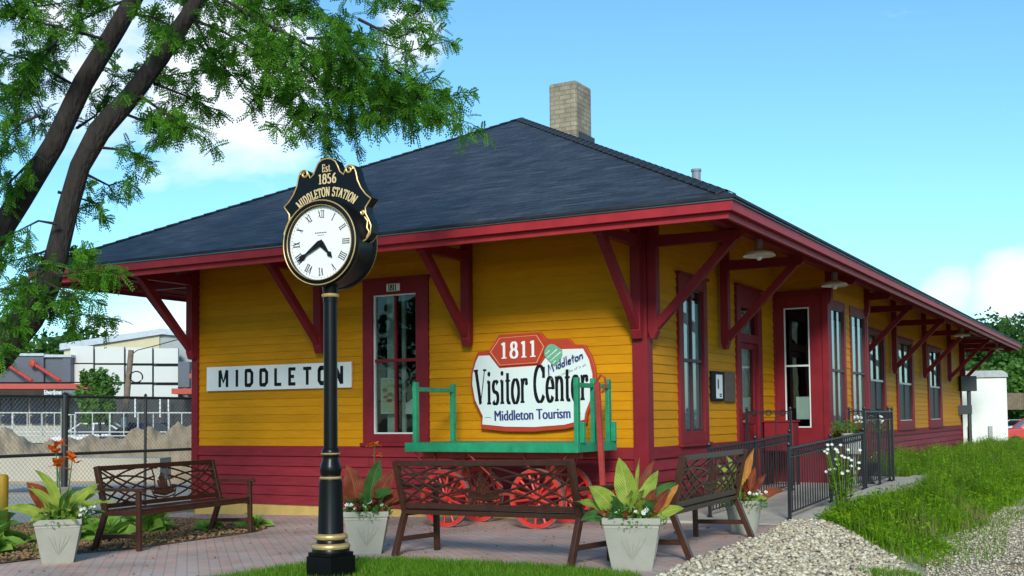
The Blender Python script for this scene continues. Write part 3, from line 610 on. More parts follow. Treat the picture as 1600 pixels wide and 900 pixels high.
for (a, b) in ((5.88, 7.02), (7.40, 8.70)):
    w = window('window', PO, a, b, .12, 2.36, a+.14, b-.14, .26, 2.19, 1.15, MT['red'], MT['darksash'], MT['glassbright'], sill=False, header=False, th=.028, mw=.006)
    w.parent = bayo; curtain(w, PO, a+.14, b-.14, .27, 2.02, .026, MT['curtain'], 6, .005)
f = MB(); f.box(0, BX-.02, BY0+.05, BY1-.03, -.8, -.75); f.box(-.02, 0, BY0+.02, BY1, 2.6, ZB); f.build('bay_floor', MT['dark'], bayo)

# brackets (post, arm, brace)
def bracket(origin, out, small=False, off=0):
    o = Vector(origin); d = Vector(out); s_ = Vector((-d.y, d.x, 0)); T = Matrix((s_.to_4d(), d.to_4d(), Vector((0, 0, 1, 0)), Vector((0, 0, 0, 1)))).transposed(); T.translation = o
    m_ = MB()
    zb = 1.38 if not small else 2.25; reach = 1.28 if not small else .55
    m_.prism([(.03, zb+.10), (.06, zb), (.11, zb), (.15, zb+.10), (.15, soff(.15+off)-.01), (.03, soff(.03+off)-.01)], -.065, .065, T, axis='X')
    m_.prism([(.151, 2.56), (reach-.04, 2.56), (reach, 2.60), (reach, 2.68), (.151, 2.70)], -.058, .058, T, axis='X')
    if not small:
        a_ = Vector((0, .12, zb+.16)); b_ = Vector((0, 1.17, 2.60)); m_.bar(T @ a_, T @ b_, .10, .105, up=d)
    return m_.build('bracket', MT['red'], st, bevel=.004)
for x in (-W+.035, -5.16, -2.58, -.045): bracket((x, -.03, 0), (0, -1, 0))
for y in (.045, 2.86, 11.5, 15.7, 20.0, 24.45, LN-.05): bracket((.03, y, 0), (1, 0, 0))
bracket((BX-.05, BY0+.06, 0), (1, 0, 0), True, BX-.05); bracket((BX-.05, BY1-.1, 0), (1, 0, 0), True, BX-.05)
bracket((-W-.02, .045, 0), (-1, 0, 0)); bracket((-.045, LN+.02, 0), (0, 1, 0))
# purlins under the eave
mb = MB(); p0 = 1.16
mb.box(-W-p0-.06, p0+.06, -p0-.06, -p0+.06, 2.70, 2.80); mb.box(p0-.061, p0+.059, -p0+.06, LN+p0, 2.70, 2.80); mb.box(-W-p0-.06, -W-p0+.06, -p0+.06, LN+p0, 2.70, 2.80)
mb.build('eave_beam', MT['red'], st)
# soffits: yellow boards on front and side, maroon on the far ends
def quad(mb, pts): mb.add(pts, [tuple(range(len(pts)))])
def ringpt(o, z): return [(-W-o, -o, z), (o, -o, z), (o, LN+o, z), (-W-o, LN+o, z)]
inn = ringpt(0, ZW); outr = ringpt(EV, soff(EV))
def lapsoffit(mb, side, n=13):
    i0, i1 = side
    for k in range(n):
        t0 = k/n; t1 = (k+1)/n; g = .012
        A = [Vector(outr[i0]).lerp(Vector(inn[i0]), t) for t in (t0, t1)]; B = [Vector(outr[i1]).lerp(Vector(inn[i1]), t) for t in (t0, t1)]
        A[1].z -= g; B[1].z -= g
        mb.add([A[0], B[0], B[1], A[1]], [(0, 1, 2, 3)])
        if k < n-1: mb.add([A[1], B[1], B[1]+Vector((0, 0, g)), A[1]+Vector((0, 0, g))], [(0, 1, 2, 3)])
mb = MB(); lapsoffit(mb, (0, 1)); lapsoffit(mb, (1, 2)); mb.build('soffit', MT['yellow'], st)
mb = MB(); lapsoffit(mb, (2, 3)); lapsoffit(mb, (3, 0)); mb.build('soffit', MT['red'], st)
# fascia and drip edge
def band(mb, o0, o1, z0, z1):
    mb.box(-W-o1, o1, -o1, -o0, z0, z1); mb.box(-W-o1, o1, LN+o0, LN+o1, z0, z1); mb.box(o0, o1, -o0, LN+o0, z0, z1); mb.box(-W-o1, -W-o0, -o0, LN+o0, z0, z1)
mb = MB(); band(mb, 1.665, 1.705, ZF, 2.612); mb.build('lower_fascia', MT['fascia'], st)
mb = MB(); band(mb, 1.73, 1.775, 2.600, 2.704); mb.build('fascia', MT['fascia'], st)
mb = MB(); band(mb, 1.70, 1.732, 2.606, 2.69); mb.build('fascia_backing', MT['red'], st)
mb = MB(); band(mb, 1.760, 1.795, 2.707, 2.748); mb.build('drip_edge', MT['gutter'], st)
# roof
o = 1.82; zr = 2.755; half = (W+2*o)/2; za = zr + 2.895; xa = -W/2; ya = -o+half; yb = LN+o-half
e = [(-W-o, -o, zr), (o, -o, zr), (o, LN+o, zr), (-W-o, LN+o, zr)]; A = (xa, ya, za); B = (xa, yb, za)
mb = MB(); mb.add(e + [A, B], [(0, 1, 4), (1, 2, 5, 4), (2, 3, 5), (3, 0, 4, 5)])
e2 = [(x, y, z-.03) for x, y, z in e]; mb.add(e + e2, [(0, 4, 5, 1), (1, 5, 6, 2), (2, 6, 7, 3), (3, 7, 4, 0)])
sl_ = math.hypot(half, za-zr)/half
def ruv(co, n):
    if abs(n.y) > abs(n.x): return (co.x, (co.y+o)*sl_)
    return (co.y, (o-co.x)*sl_)
roof = mb.build('roof', MT['roof'], st, uv=ruv)
def cap(p, q, nL, nR, nm='ridge_cap', w=.13):
    p = Vector(p); q = Vector(q); d = (q-p); L_ = d.length; d.normalize(); c = MB(); n = int(L_/.2)
    s1 = d.cross(Vector(nL)).normalized(); s2 = -d.cross(Vector(nR)).normalized()
    if s1.z > 0: s1 = -s1
    if s2.z > 0: s2 = -s2
    for i in range(1, n):
        a_ = p+d*(L_*i/n); b_ = p+d*(L_*(i+1)/n+.02); up = Vector((0, 0, 1)); lo, hi = .022, .010
        c.add([a_+up*lo, a_+s1*w+up*lo, b_+s1*w+up*hi, b_+up*hi, a_+s2*w+up*lo, b_+s2*w+up*hi, a_+s1*w+up*.0, a_+s2*w+up*0], [(0, 1, 2, 3), (0, 3, 5, 4), (0, 4, 7), (0, 6, 1)])
    return c.build(nm, MT['roof'], st)
nf = Vector((0, -(za-zr), half)).normalized(); nr = Vector(((za-zr), 0, half)).normalized(); nl = Vector((-(za-zr), 0, half)).normalized()
cap(e[1], A, nf, nr); cap(e[0], A, nl, nf); cap(A, B, nl, nr)
# chimney straddling the ridge
cx0, cx1, cy0, cy1 = -3.906, -3.345, 5.0, 5.67
mb = MB(); mb.box(cx0, cx1, cy0, cy1, 5.0, 6.54)
mb.build('chimney', MT['chimney'], st, bevel=.04, uv=lambda co, n: (co.x+co.y, co.z))
mb = MB(); mb.box(cx0-.03, cx1+.03, cy0+.10, cy1+.05, 5.1, 5.60); mb.build('chimney_flashing', MT['darkpost'], st)
def vent(pos, r, h):
    m_ = MB(); m_.lathe([(r*1.6, 0), (r*1.0, .06), (r*.85, .07), (r*.85, h-.06), (r*1.0, h-.05), (r*1.0, h), (r*.8, h)], 14); m_.build('vent_pipe', MT['slatepipe'], st, smooth=True, loc=pos)
vent((-2.7, 9.5, 4.90), .11, .75); vent((-8.0, 1.6, 3.55), .09, .6)

def ony(x, y, Y): d = at(x, y, 1)-CAM; return CAM + d*((Y-CAM.y)/d.y)
def onx(x, y, X): d = at(x, y, 1)-CAM; return CAM + d*((X-CAM.x)/d.x)

# ------------------------------------------------------------------ pendant lamps under the eave
def make_lamp():
    r = empty('pendant_lamp', (0, 0, 0), 0, 'x', 'lamp', 'enamel lamps under the eaves')
    m_ = MB(); m_.lathe([(.012, 0), (.012, .12)], 8); m_.build('stem', MT['greymetal'], r)
    m_ = MB(); m_.lathe([(.05, -.13), (.055, -.05), (.045, 0), (.02, .02)], 16); m_.build('socket', MT['greymetal'], r, smooth=True)
    m_ = MB(); m_.lathe([(.06, -.125), (.12, -.15), (.19, -.175), (.215, -.215), (.21, -.22), (.185, -.18), (.11, -.158), (.05, -.135)], 32); m_.build('lamp_shade', MT['lampwhite'], r, smooth=True)
    m_ = MB(); m_.lathe([(.02, -.15), (.03, -.19), (.042, -.225), (.035, -.26), (.012, -.275)], 14); m_.build('bulb', MT['lampwhite'], r, smooth=True)
    return r
lamp = make_lamp()
LP = [((1.19, 1.08), 'white enamel lamp under the right eave nearest the building corner'), ((1.19, 5.18), 'white enamel lamp hanging by the maroon bay'),
      ((1.19, 19.4), 'small white enamel lamp under the eave above the last side windows'), ((1.19, 27.4), 'far white enamel lamp hanging at the end of the long eave'), ((-W-.75, .35), 'dark looking lamp hanging under the far left eave corner')]
for i, ((x, y), lb) in enumerate(LP):
    l_ = lamp if i == 0 else copy_tree(lamp); off = x if x > 0 else -x-W
    l_.location = (x, y, 2.70 if x > 0 else soff(off)-.10); l_['label'] = lb

# ------------------------------------------------------------------ signs on the front wall
sg = empty('name_board', (-6.04, -.03, 1.05), 0, 'long white name board with black letters MIDDLETON on the yellow front wall', 'sign')
m_ = MB(); m_.box(-1.43, 1.43, -.03, 0, -.19, .19); m_.build('board', MT['white'], sg, bevel=.004)
m_ = MB(); tw = text_width('MIDDLETON', .265, BLK, .82, .43)
lettering(m_, 'MIDDLETON', .265, BLK, .25, .19, lambda u, v, s: (-tw/2+.125+u, -.0312-s*.00012, v-.132), .82, .43); m_.build('lettering', MT['ink'], sg)

vs = empty('visitor_sign', (-1.635, -.05, .86), 0, 'oval topped red and white Visitor Center sign on the yellow wall behind the green wagon', 'sign')
def half_out(scale=1.0):
    return []
OUT = [(-.79, .437), (-.607, .449), (-.446, .66), (.177, .668), (.287, .565), (.617, .56), (.685, .483), (.841, .477), (.93, .33), (.982, .177), (.999, 0), (.96, -.22), (.862, -.44), (.85, -.556), (.55, -.62), (.08, -.655), (-.35, -.652), (-.746, -.615), (-.738, -.45), (-.86, -.22), (-.902, -.01), (-.897, .15), (-.845, .32)]
def centred(poly, k): 
    return [(x*k[0], z*k[1]) for x, z in poly]
m_ = MB(); m_.prism(OUT, -.05, .0); m_.build('sign_back', MT['signred'], vs, bevel=.006)
INN = [(-.765, .385), (-.595, .385), (-.44, .205), (.19, .225), (.33, .40), (.42, .43), (.818, .425), (.90, .28), (.945, .10), (.95, -.05), (.915, -.24), (.838, -.41), (.825, -.50), (.53, -.565), (.08, -.592), (-.35, -.585), (-.715, -.553), (-.705, -.44), (-.825, -.22), (-.868, -.01), (-.862, .14), (-.815, .29)]
m_ = MB(); m_.prism(INN, -.062, -.051); m_.build('sign_face', MT['signwhite'], vs)
HEX = [(-.60, .43), (-.442, .628), (.165, .645), (.285, .475), (.165, .25), (-.44, .232)]
m_ = MB(); m_.prism(HEX, -.075, -.0505); hx = m_.build('number_panel', MT['signred'], vs)
m_ = MB(); k = .94; cx_, cz_ = -.157, .44
for i in range(6):
    a_, b_ = HEX[i], HEX[(i+1) % 6]; f_ = lambda p, k: (cx_+(p[0]-cx_)*k, cz_+(p[1]-cz_)*k)
    a1, b1, a2, b2 = f_(a_, k), f_(b_, k), f_(a_, k-.03), f_(b_, k-.03); m_.add([(a1[0], -.0765, a1[1]), (b1[0], -.0765, b1[1]), (b2[0], -.0765, b2[1]), (a2[0], -.0765, a2[1])], [(0, 1, 2, 3)])
m_.build('outline', MT['line'], hx)
m_ = MB(); lettering(m_, '1811', .215, SER, .17, .07, lambda u, v, s: (-.405+u, -.0770-s*.00012, .335+v+.02*u), 1.02, .17); m_.build('lettering', MT['white'], hx)
m_ = MB(); lettering(m_, 'Visitor Center', .476, SER, .165, .060, lambda u, v, s: (-.835+u, -.0626-s*.0001, -.286+v+.027*u), .555, .0)
m_.build('lettering', MT['ink'], vs)
fontmesh('Middleton Tourism', .20, MT['signblue'], 'lettering', vs, Matrix.Translation((.048, -.0640, -.432)) @ FRONT @ Matrix.Rotation(.026, 4, 'Z'), dup=.0055, fit=1.14)
m_ = MB(); m_.box(-.67, -.575, -.064, -.063, -.462, -.456); m_.box(.71, .78, -.064, -.063, -.425, -.419); m_.build('dash_marks', MT['ink'], vs)
m_ = MB(); m_.prism([(.268, .43), (.254, .385), (.27, .34), (.33, .28), (.40, .215), (.45, .24), (.50, .29), (.525, .35), (.526, .42), (.47, .455), (.42, .49), (.36, .505), (.30, .48)], -.0785, -.076)
lg = m_.build('emblem', MT['signgreen'], vs)
m_ = MB()
for a_, b_ in (((.30, .32), (.45, .43)), ((.35, .28), (.50, .39)), ((.38, .24), (.43, .28)), ((.28, .37), (.34, .42))):
    d = Vector((b_[0]-a_[0], 0, b_[1]-a_[1])).normalized()*.007; n_ = Vector((-d.z, 0, d.x)); p_, q_ = Vector((a_[0], -.0793, a_[1])), Vector((b_[0], -.0793, b_[1])); m_.add([p_+n_*.4, q_+n_, q_-n_, p_-n_*.4], [(0, 1, 2, 3)])
m_.build('brush_stripes', MT['white'], lg)
m_ = MB(); ca, sa = math.cos(.32), math.sin(.32)
lettering(m_, 'Middleton', .125, SCR, .13, .11, lambda u, v, s: (.315+u*ca-v*sa*.3, -.0800-s*.00008, .125+u*sa+v*ca), 1.0, .0); m_.build('script_lettering', MT['signblue'], vs)
fontmesh('in the middle of it all', .048, MT['greymetal'], 'lettering', vs, Matrix.Translation((.60, -.0640, .128)) @ FRONT @ Matrix.Rotation(.32, 4, 'Z'), fit=.54)

np_ = empty('house_number', (-3.85, -.06, 2.285), 0, 'small white plate reading 1811 above the front window', 'number plate')
m_ = MB(); m_.box(-.115, .115, -.012, 0, -.055, .055); m_.build('plate', MT['white'], np_, bevel=.002)
m_ = MB(); m_.box(-.108, .108, -.0135, -.0125, -.048, -.045); m_.box(-.108, .108, -.0135, -.0125, .045, .048); m_.build('border', MT['ink'], np_)
m_ = MB(); lettering(m_, '1811', .078, SER, .22, .09, lambda u, v, s: (-.088+u, -.0130-s*.0001, -.039+v), .98, .0); m_.build('lettering', MT['ink'], np_)
# notices behind the front window
pn = empty('notice_poster', (-4.02, .035, .73), 0, 'cream printed poster taped inside the left lower pane of the front window', 'poster')
m_ = MB(); m_.box(-.13, .13, 0, .004, -.26, .26); m_.build('poster_frame', MT['paper'], pn); m_ = MB(); m_.box(-.115, .115, -.003, -.001, -.24, .24); m_.build('poster_print', MT['paperyellow'], pn)
m_ = MB()
for k, (x, z, r_) in enumerate([(-.05, .08, .05), (.04, .02, .05), (-.04, -.02, .045), (.03, -.07, .05)]): m_.prism([(x+r_*math.cos(t), z+r_*.55*math.sin(t)) for t in np.linspace(0, 6.28, 10, endpoint=False)], -.0045-.0002*k, -.0035)
m_.build('poster_pictures', MT['signred'], pn)
pn = empty('window_notice', (-3.61, .035, .56), 0, 'white paper notice below a dark card inside the right lower pane of the front window', 'notice')
m_ = MB(); m_.prism([(-.11, -.10), (.11, -.10), (.10, .06), (.04, .08), (0, .12), (-.04, .08), (-.10, .06)], 0, .004); m_.build('paper', MT['paper'], pn)
m_ = MB(); m_.box(-.10, .11, .006, .012, .05, .24); m_.build('dark_card', MT['ink'], pn)
pn = empty('window_notice', (.50, BY0-.003, .52), 0, 'white paper notice inside the dark window of the maroon bay', 'notice')
m_ = MB(); m_.box(-.13, .09, .0, .004, -.20, .18); m_.build('paper', MT['paper'], pn)
# plaques by the side door
pl = empty('framed_notice', (.0, 2.66, .83), 0, 'black framed white notice on the side wall, left of the bronze plaque', 'notice')
m_ = MB(); m_.box(-.01, .06, -.26, .26, -.22, .22); m_.build('frame', MT['ink'], pl, bevel=.01); m_ = MB(); m_.box(.061, .064, -.11, .17, -.18, .17); m_.build('paper', MT['paper'], pl)
m_ = MB(); m_.box(.065, .0665, -.05, .0, -.04, .10); m_.box(.065, .0665, .03, .12, -.13, -.11); m_.box(.065, .0665, .03, .12, -.16, -.14); m_.build('print', MT['ink'], pl)
pl = empty('bronze_plaque', (.0, 3.25, .83), 0, 'brown bronze plaque on the side wall beside the door', 'plaque')
m_ = MB(); m_.box(-.01, .05, -.23, .23, -.23, .23); m_.build('plate', MT['bronze'], pl, bevel=.008)
m_ = MB()
for k in range(11): m_.box(.051, .055, -.17, .17-.05*(k % 3), .165-k*.033, .172-k*.033+.004)
m_.box(.051, .056, -.2, .2, .205, .212); m_.box(.051, .056, -.2, .2, -.21, -.203); m_.build('raised_text', MT['tyre'], pl)

# ------------------------------------------------------------------ ramp, landing, railings
RA = [(-.35, -.872), (3.9, -.745), (7.9, -.735)]
def rz(y): return float(np.interp(y, [p[0] for p in RA], [p[1] for p in RA]))
mb = MB()
for i in range(2):
    (y0, z0), (y1, z1) = RA[i], RA[i+1]; mb.add([(.04, y0, z0), (1.86, y0, z0), (1.86, y1, z1), (.04, y1, z1), (.04, y0, -1.3), (1.86, y0, -1.3), (1.86, y1, -1.3), (.04, y1, -1.3)], [(0, 1, 2, 3), (0, 4, 5, 1), (2, 6, 7, 3), (1, 5, 6, 2), (3, 7, 4, 0)])
tag(mb.build('ramp', MT['concrete'], bevel=.01), kind='structure')
cw = MB(); pts = [(2.00, .15), (1.97, .6), (1.96, 2), (1.96, 4), (1.98, 6), (2.05, 7.9)]
for i in range(len(pts)-1):
    (xa_, y0), (xb_, y1) = pts[i], pts[i+1]; z0, z1 = rz(y0)+.03, rz(y1)+.03
    if i == 0: z0 -= .03
    v = [(1.862, y0, z0), (xa_+.08, y0, z0), (xb_+.08, y1, z1), (1.862, y1, z1)]; cw.add(v + [(a_, b_, -1.35) for a_, b_, c_ in v], [(0, 1, 2, 3), (1, 5, 6, 2)] + ([(0, 4, 5, 1)] if i == 0 else []) + ([(2, 6, 7, 3)] if i == len(pts)-2 else []))
tag(cw.build('ramp_wall', MT['concrete'], bevel=.0), 'low concrete retaining wall along the outer edge of the ramp', 'wall')
def railing(name, path, label, h=.86, band=.11, posts=(), sp=.115, ball=True, base=.09):
    r = empty(name, path[0], 0, label, 'railing', 'black iron railings of the ramp'); o0 = Vector(path[0]); P = [Vector(p)-o0 for p in path]
    post = MB()
    for i, p in enumerate(P):
        post = MB(); post.bar(p+Vector((0, 0, -.02)), p+Vector((0, 0, h+.02)), .036, .036)
        if ball: post.lathe([(.006, h+.02), (.024, h+.035), (.028, h+.05), (.02, h+.07), (.004, h+.08)], 8, c=p)
        post.lathe([(.045, 0), (.045, .012), (.02, .03)], 8, c=p); post.build('post', MT['iron'], r)
    rl = MB(); bl = MB(); sc = MB()
    for a_, b_ in zip(P, P[1:]):
        for hh, t in ((h, .03), (h-band, .016), (base, .018)): rl.bar(a_+Vector((0, 0, hh)), b_+Vector((0, 0, hh)), t, t*.8)
        n = max(2, int((b_-a_).length/sp))
        for i in range(1, n): q = a_.lerp(b_, i/n); bl.bar(q+Vector((0, 0, base)), q+Vector((0, 0, h-band)), .013, .013)
        d = (b_-a_).normalized(); n2 = n
        for i in range(n2):
            q = a_.lerp(b_, (i+.5)/n2)+Vector((0, 0, h-band/2)); pr = [q + d*(.042*math.cos(t)) + Vector((0, 0, .046*math.sin(t))) for t in np.linspace(0, 2*math.pi, 9)]; sc.tube(pr, .0065, 4, cap=False)
            q2 = a_.lerp(b_, i/n2); sc.bar(q2+Vector((0, 0, h-band)), q2+Vector((0, 0, h)), .010, .010)
    rl.build('rail', MT['iron'], r); bl.build('balusters', MT['iron'], r); sc.build('scroll_band', MT['iron'], r); return r
railing('ramp_railing', [(1.80, .10, -.865), (1.80, 2.15, -.80), (1.80, 4.15, -.745)], 'black iron railing sloping along the outer edge of the concrete ramp')
railing('landing_railing', [(1.80, 4.28, -.735), (1.80, 5.3, -.735), (1.80, 6.4, -.735)], 'tall black iron railing round the landing at the top of the ramp', h=1.17, band=.13)
railing('wall_railing', [(.80, .10, -.87), (.80, 2.0, -.82), (.80, 3.72, -.755)], 'black iron railing nearest the maroon skirt boards of the side wall')
railing('door_railing', [(.80, 3.80, -.745), (.12, 3.80, -.745)], 'short thin iron railing crossing in front of the side door', h=1.19, band=.03, sp=.2)
railing('end_railing', [(1.72, 6.5, -.735), (.12+.95, 6.5, -.735)], 'thin iron railing closing the landing in front of the bay windows', h=1.18, band=.03, sp=.2)
mbx = empty('red_box', (.30, 4.6, -.74), 0, 'maroon cabinet standing on the landing between the door and the bay', 'cabinet')
m_ = MB(); m_.box(-.22, .26, .2, .55, .55, 1.02); m_.build('cabinet_body', MT['red'], mbx, bevel=.01); m_ = MB(); m_.box(-.24, .28, .18, .57, 1.02, 1.05); m_.build('lid', MT['red'], mbx)
for x in (-.2, .22):
    m_ = MB(); m_.box(x, x+.04, .22, .26, 0, .55); m_.box(x, x+.04, .48, .52, 0, .55); m_.build('leg', MT['iron'], mbx)

# ------------------------------------------------------------------ benches
def make_bench():
    """local: X along the seat, front towards -Y ; back legs at y=+.26"""
    r = empty('park_bench', (0, 0, 0), 0, 'x', 'bench', 'brown metal benches on the brick paving'); hw = 1.06; b = MT['brown']
    for s in (-1, 1):
        x = s*hw
        m_ = MB(); m_.bar((x, .46, 0), (x, .30, .42), .05, .06, up=(0, 1, 0)); m_.bar((x, .30, .41), (x, .42, .92), .05, .06, up=(0, 1, 0)); m_.build('rear_leg', b, r, bevel=.005)
        m_ = MB(); m_.bar((x, -.14, 0), (x, -.14, .64), .05, .05, up=(0, 1, 0)); m_.build('front_leg', b, r, bevel=.005)
        m_ = MB(); m_.bar((x, -.19, .655), (x, .37, .665), .06, .032); m_.bar((x, -.19, .655), (x, -.21, .635), .06, .03); m_.build('armrest', b, r, bevel=.005)
        m_ = MB(); m_.bar((x, -.12, .16), (x, .41, .16), .034, .045); m_.bar((x, -.13, .405), (x, .32, .405), .036, .05); m_.build('stretcher', b, r)
    m_ = MB(); m_.bar((-hw, -.14, .405), (hw, -.14, .405), .035, .05)
    for k in range(6): y = -.125+k*.075; m_.bar((-hw+.02, y, .440-.010*math.sin(k/5*3.14)), (hw-.02, y, .440-.010*math.sin(k/5*3.14)), .052, .016)
    m_.bar((-hw, .315, .42), (hw, .315, .42), .03, .04); m_.build('seat', b, r, bevel=.003)
    def bp(x, t): return Vector((x, .312+.100*t, .475+.42*t))     # plane of the backrest, t 0..1
    m_ = MB(); m_.bar(bp(-hw, 1), bp(hw, 1), .03, .055); m_.bar(bp(-hw, .02), bp(hw, .02), .03, .05); br = m_.build('back_frame', b, r, bevel=.004)
    m_ = MB(); W2 = hw-.02
    def curve(f, rad=.0115):
        pts = [f(i/24) for i in range(25)]; seg = []
        for x, t in pts:
            if .03 <= t <= .97: seg.append(bp(x, t))
            else:
                if len(seg) > 1: m_.tube(seg, rad, 5)
                seg = []
        if len(seg) > 1: m_.tube(seg, rad, 5)
    for s in (-1, 1):
        for (x0, t0, x1, t1, bow) in [(0, .96, W2, .10, .16), (.12, .70, W2, -.20, .14), (.16, .42, .80, .02, .06), (W2, .95, .16, .10, -.12), (W2, .66, .10, -.12, -.1), (W2, .36, .45, .0, -.05), (.35, .97, W2, .48, .10), (.15, .60, W2, .72, .10), (.14, .34, .98, .97, -.1)]:
            curve(lambda u, x0=x0, t0=t0, x1=x1, t1=t1, bow=bow: (s*(x0+(x1-x0)*u), t0+(t1-t0)*u+bow*4*u*(1-u)))
    m_.build('back_lattice', b, r)
    m_ = MB(); T = Matrix.Translation(bp(0, .52)) @ Matrix.Rotation(-math.atan2(.100, .42), 4, 'X')
    ring = lambda rx, rz, n=28, a0=0, a1=360: [T @ Vector((rx*math.cos(R(a0+(a1-a0)*i/n)), 0, rz*math.sin(R(a0+(a1-a0)*i/n)))) for i in range(n+1)]
    m_.tube([T @ Vector((x, 0, z)) for x, z in [(-.14, .19), (-.06, .17), (0, .205), (.06, .17), (.14, .19), (.13, .05), (.15, -.06), (0, -.10), (-.15, -.06), (-.13, .05), (-.14, .19)]], .010, 5)
    for z0, rr in ((-.06, .20), (-.12, .215), (-.165, .19)): m_.tube([T @ Vector((x*rr, 0, z0 - .035*math.cos(x*1.4)+.02)) for x in np.linspace(-1, 1, 11)], .009, 5)
    for x in (-.07, -.035, 0, .035, .07): m_.bar(T @ Vector((x, 0, -.07)), T @ Vector((x*1.1, 0, .10-abs(x))), .018, .014, up=(0, 1, 0))
    for k in range(4): m_.bar(T @ Vector((-.055+k*.02, 0, .055+k*.02)), T @ Vector((0+k*.02, 0, .0+k*.02+.02)), .009, .012, up=(0, 1, 0))
    for s in (-1, 1): m_.tube([T @ Vector((s*x, 0, z)) for x, z in [(.15, -.06), (.21, -.04), (.22, -.10), (.19, -.15), (.12, -.17)]], .009, 5)
    m_.prism([(-.19, -.13), (0, -.165), (.19, -.13), (.18, -.06), (0, -.095), (-.18, -.06)], -.004, .004, T)
    m_.build('medallion', b, r); return r
bench = make_bench()
def place(o, back_a, back_b, lb, z=None):
    """feet of the two rear legs given as seen from behind, left to right"""
    a_, b_ = Vector(back_a), Vector(back_b); d = (b_-a_).normalized(); mid = (a_+b_)/2; n_ = Vector((-d.y, d.x))   # towards the front side
    # local +Y (rear) must equal -n_ ; local X = -d
    ang = math.atan2(-d.y, -d.x); p = mid + n_*.46
    o.rotation_euler = (0, 0, ang); o.location = (p.x, p.y, hg(p.x, p.y)+.004 if z is None else z); o['label'] = lb
    tl = math.atan(.022); o.rotation_euler = (Matrix.Rotation(-tl, 3, 'Y') @ Matrix.Rotation(ang, 3, 'Z')).to_euler()
place(bench, (-.83, -4.36), (1.27, -4.74), 'brown bench seen from behind, in front of the green wagon')
b2 = copy_tree(bench); place(b2, (2.07, -3.98), (1.95, -1.88), 'brown bench on the right beside the pebbles, facing left')
b3 = copy_tree(bench); place(b3, (-4.86, -2.66), (-4.53, -4.80), 'brown bench on the left in front of the mulch bed and wire fence')

# ------------------------------------------------------------------ baggage wagon
DX0, DX1, DY0, DY1, DZ = -2.607, -.18, -1.60, -.50, .095
wg = empty('baggage_wagon', (-1.4, -1.05, -.945), 0, 'green flatbed baggage wagon with red spoked wheels below the Visitor Center sign', 'wagon'); wo_ = Vector(wg.location)
def wb_(m_, nm, mt, par=wg, **k):
    m_.v = [tuple(Vector(v)-wo_) for v in m_.v]; return m_.build(nm, mt, par, **k)
m_ = MB(); n = 8
for k in range(n):
    y0 = DY0+.03+(DY1-DY0-.06)*k/n; m_.box(DX0+.02, DX1-.02, y0, y0+(DY1-DY0-.06)/n-.006, DZ-.035, DZ-random.uniform(0, .004))
m_.box(DX0, DX1, DY0, DY0+.045, DZ-.115, DZ-.002); m_.box(DX0, DX1, DY1-.045, DY1, DZ-.115, DZ-.002); m_.box(DX0, DX0+.045, DY0+.045, DY1-.045, DZ-.112, DZ-.003); m_.box(DX1-.045, DX1, DY0+.045, DY1-.045, DZ-.112, DZ-.003)
wb_(m_, 'deck', MT['green'], bevel=.006)
def endrack(x, nm, z1=.86):
    for y in (DY0+.10, (DY0+DY1)/2 if x > -1 else None, DY1-.12):
        if y is None: continue
        m_ = MB(); m_.bar((x, y, DZ-.1), (x, y, z1), .055, .075, up=(0, 1, 0)); wb_(m_, 'stake', MT['green'], bevel=.006)
        if x > -1:
            m_ = MB(); m_.bar((x+.06, y+.02, DZ), (x+.06, y+.02, DZ+.24), .06, .05, up=(0, 1, 0)); wb_(m_, 'stake_block', MT['green'], bevel=.005)
    m_ = MB(); m_.bar((x, DY0+.06, z1-.09), (x, DY1-.08, z1-.09), .06, .055); wb_(m_, 'cross_rail', MT['green'], bevel=.005)
endrack(-2.50, 'l', .855); endrack(-.235, 'r', .86)
def wheel(x, y, rad=.36):
    z0 = hg(x, y)+.004+rad
    m_ = MB(); T = Matrix.Translation((x, y, z0)) @ Matrix.Rotation(math.pi/2, 4, 'X'); n = 36; b = 0
    prof = [(rad-.055, -.022), (rad-.006, -.026), (rad-.006, .026), (rad-.055, .022), (rad-.055, -.022)]
    for j in range(n):
        a = 2*math.pi*j/n
        for (rr, zz) in prof[:-1]: m_.v.append(tuple(T @ Vector((rr*math.cos(a), rr*math.sin(a), zz))))
    for j in range(n):
        for k in range(4): m_.f.append((j*4+k, j*4+(k+1) % 4, ((j+1) % n)*4+(k+1) % 4, ((j+1) % n)*4+k))
    for j in range(14):
        a = 2*math.pi*(j+.3)/14; m_.tube([T @ Vector((.05*math.cos(a), .05*math.sin(a), 0)), T @ Vector((.18*math.cos(a), .18*math.sin(a), .0)), T @ Vector(((rad-.05)*math.cos(a), (rad-.05)*math.sin(a), 0))], [.017, .015, .017], 6)
    w = wb_(m_, 'wheel', MT['wheelred'])
    m_ = MB(); n = 40; prof = [(rad-.008, -.029), (rad, -.029), (rad, .029), (rad-.008, .029)]
    for j in range(n):
        a = 2*math.pi*j/n
        for (rr, zz) in prof: m_.v.append(tuple(T @ Vector((rr*math.cos(a), rr*math.sin(a), zz))))
    for j in range(n):
        for k in range(4): m_.f.append((j*4+k, j*4+(k+1) % 4, ((j+1) % n)*4+(k+1) % 4, ((j+1) % n)*4+k))
    wb_(m_, 'tyre', MT['tyre'], w)
    m_ = MB(); m_.lathe([(.03, -.08), (.055, -.07), (.065, 0), (.055, .07), (.035, .09)], 14, T=T); wb_(m_, 'hub', MT['wheelred'], w, smooth=True)
WX = (-2.11, -.82)
for x in WX:
    for y in (-1.42, -.62): wheel(x, y)
m_ = MB()
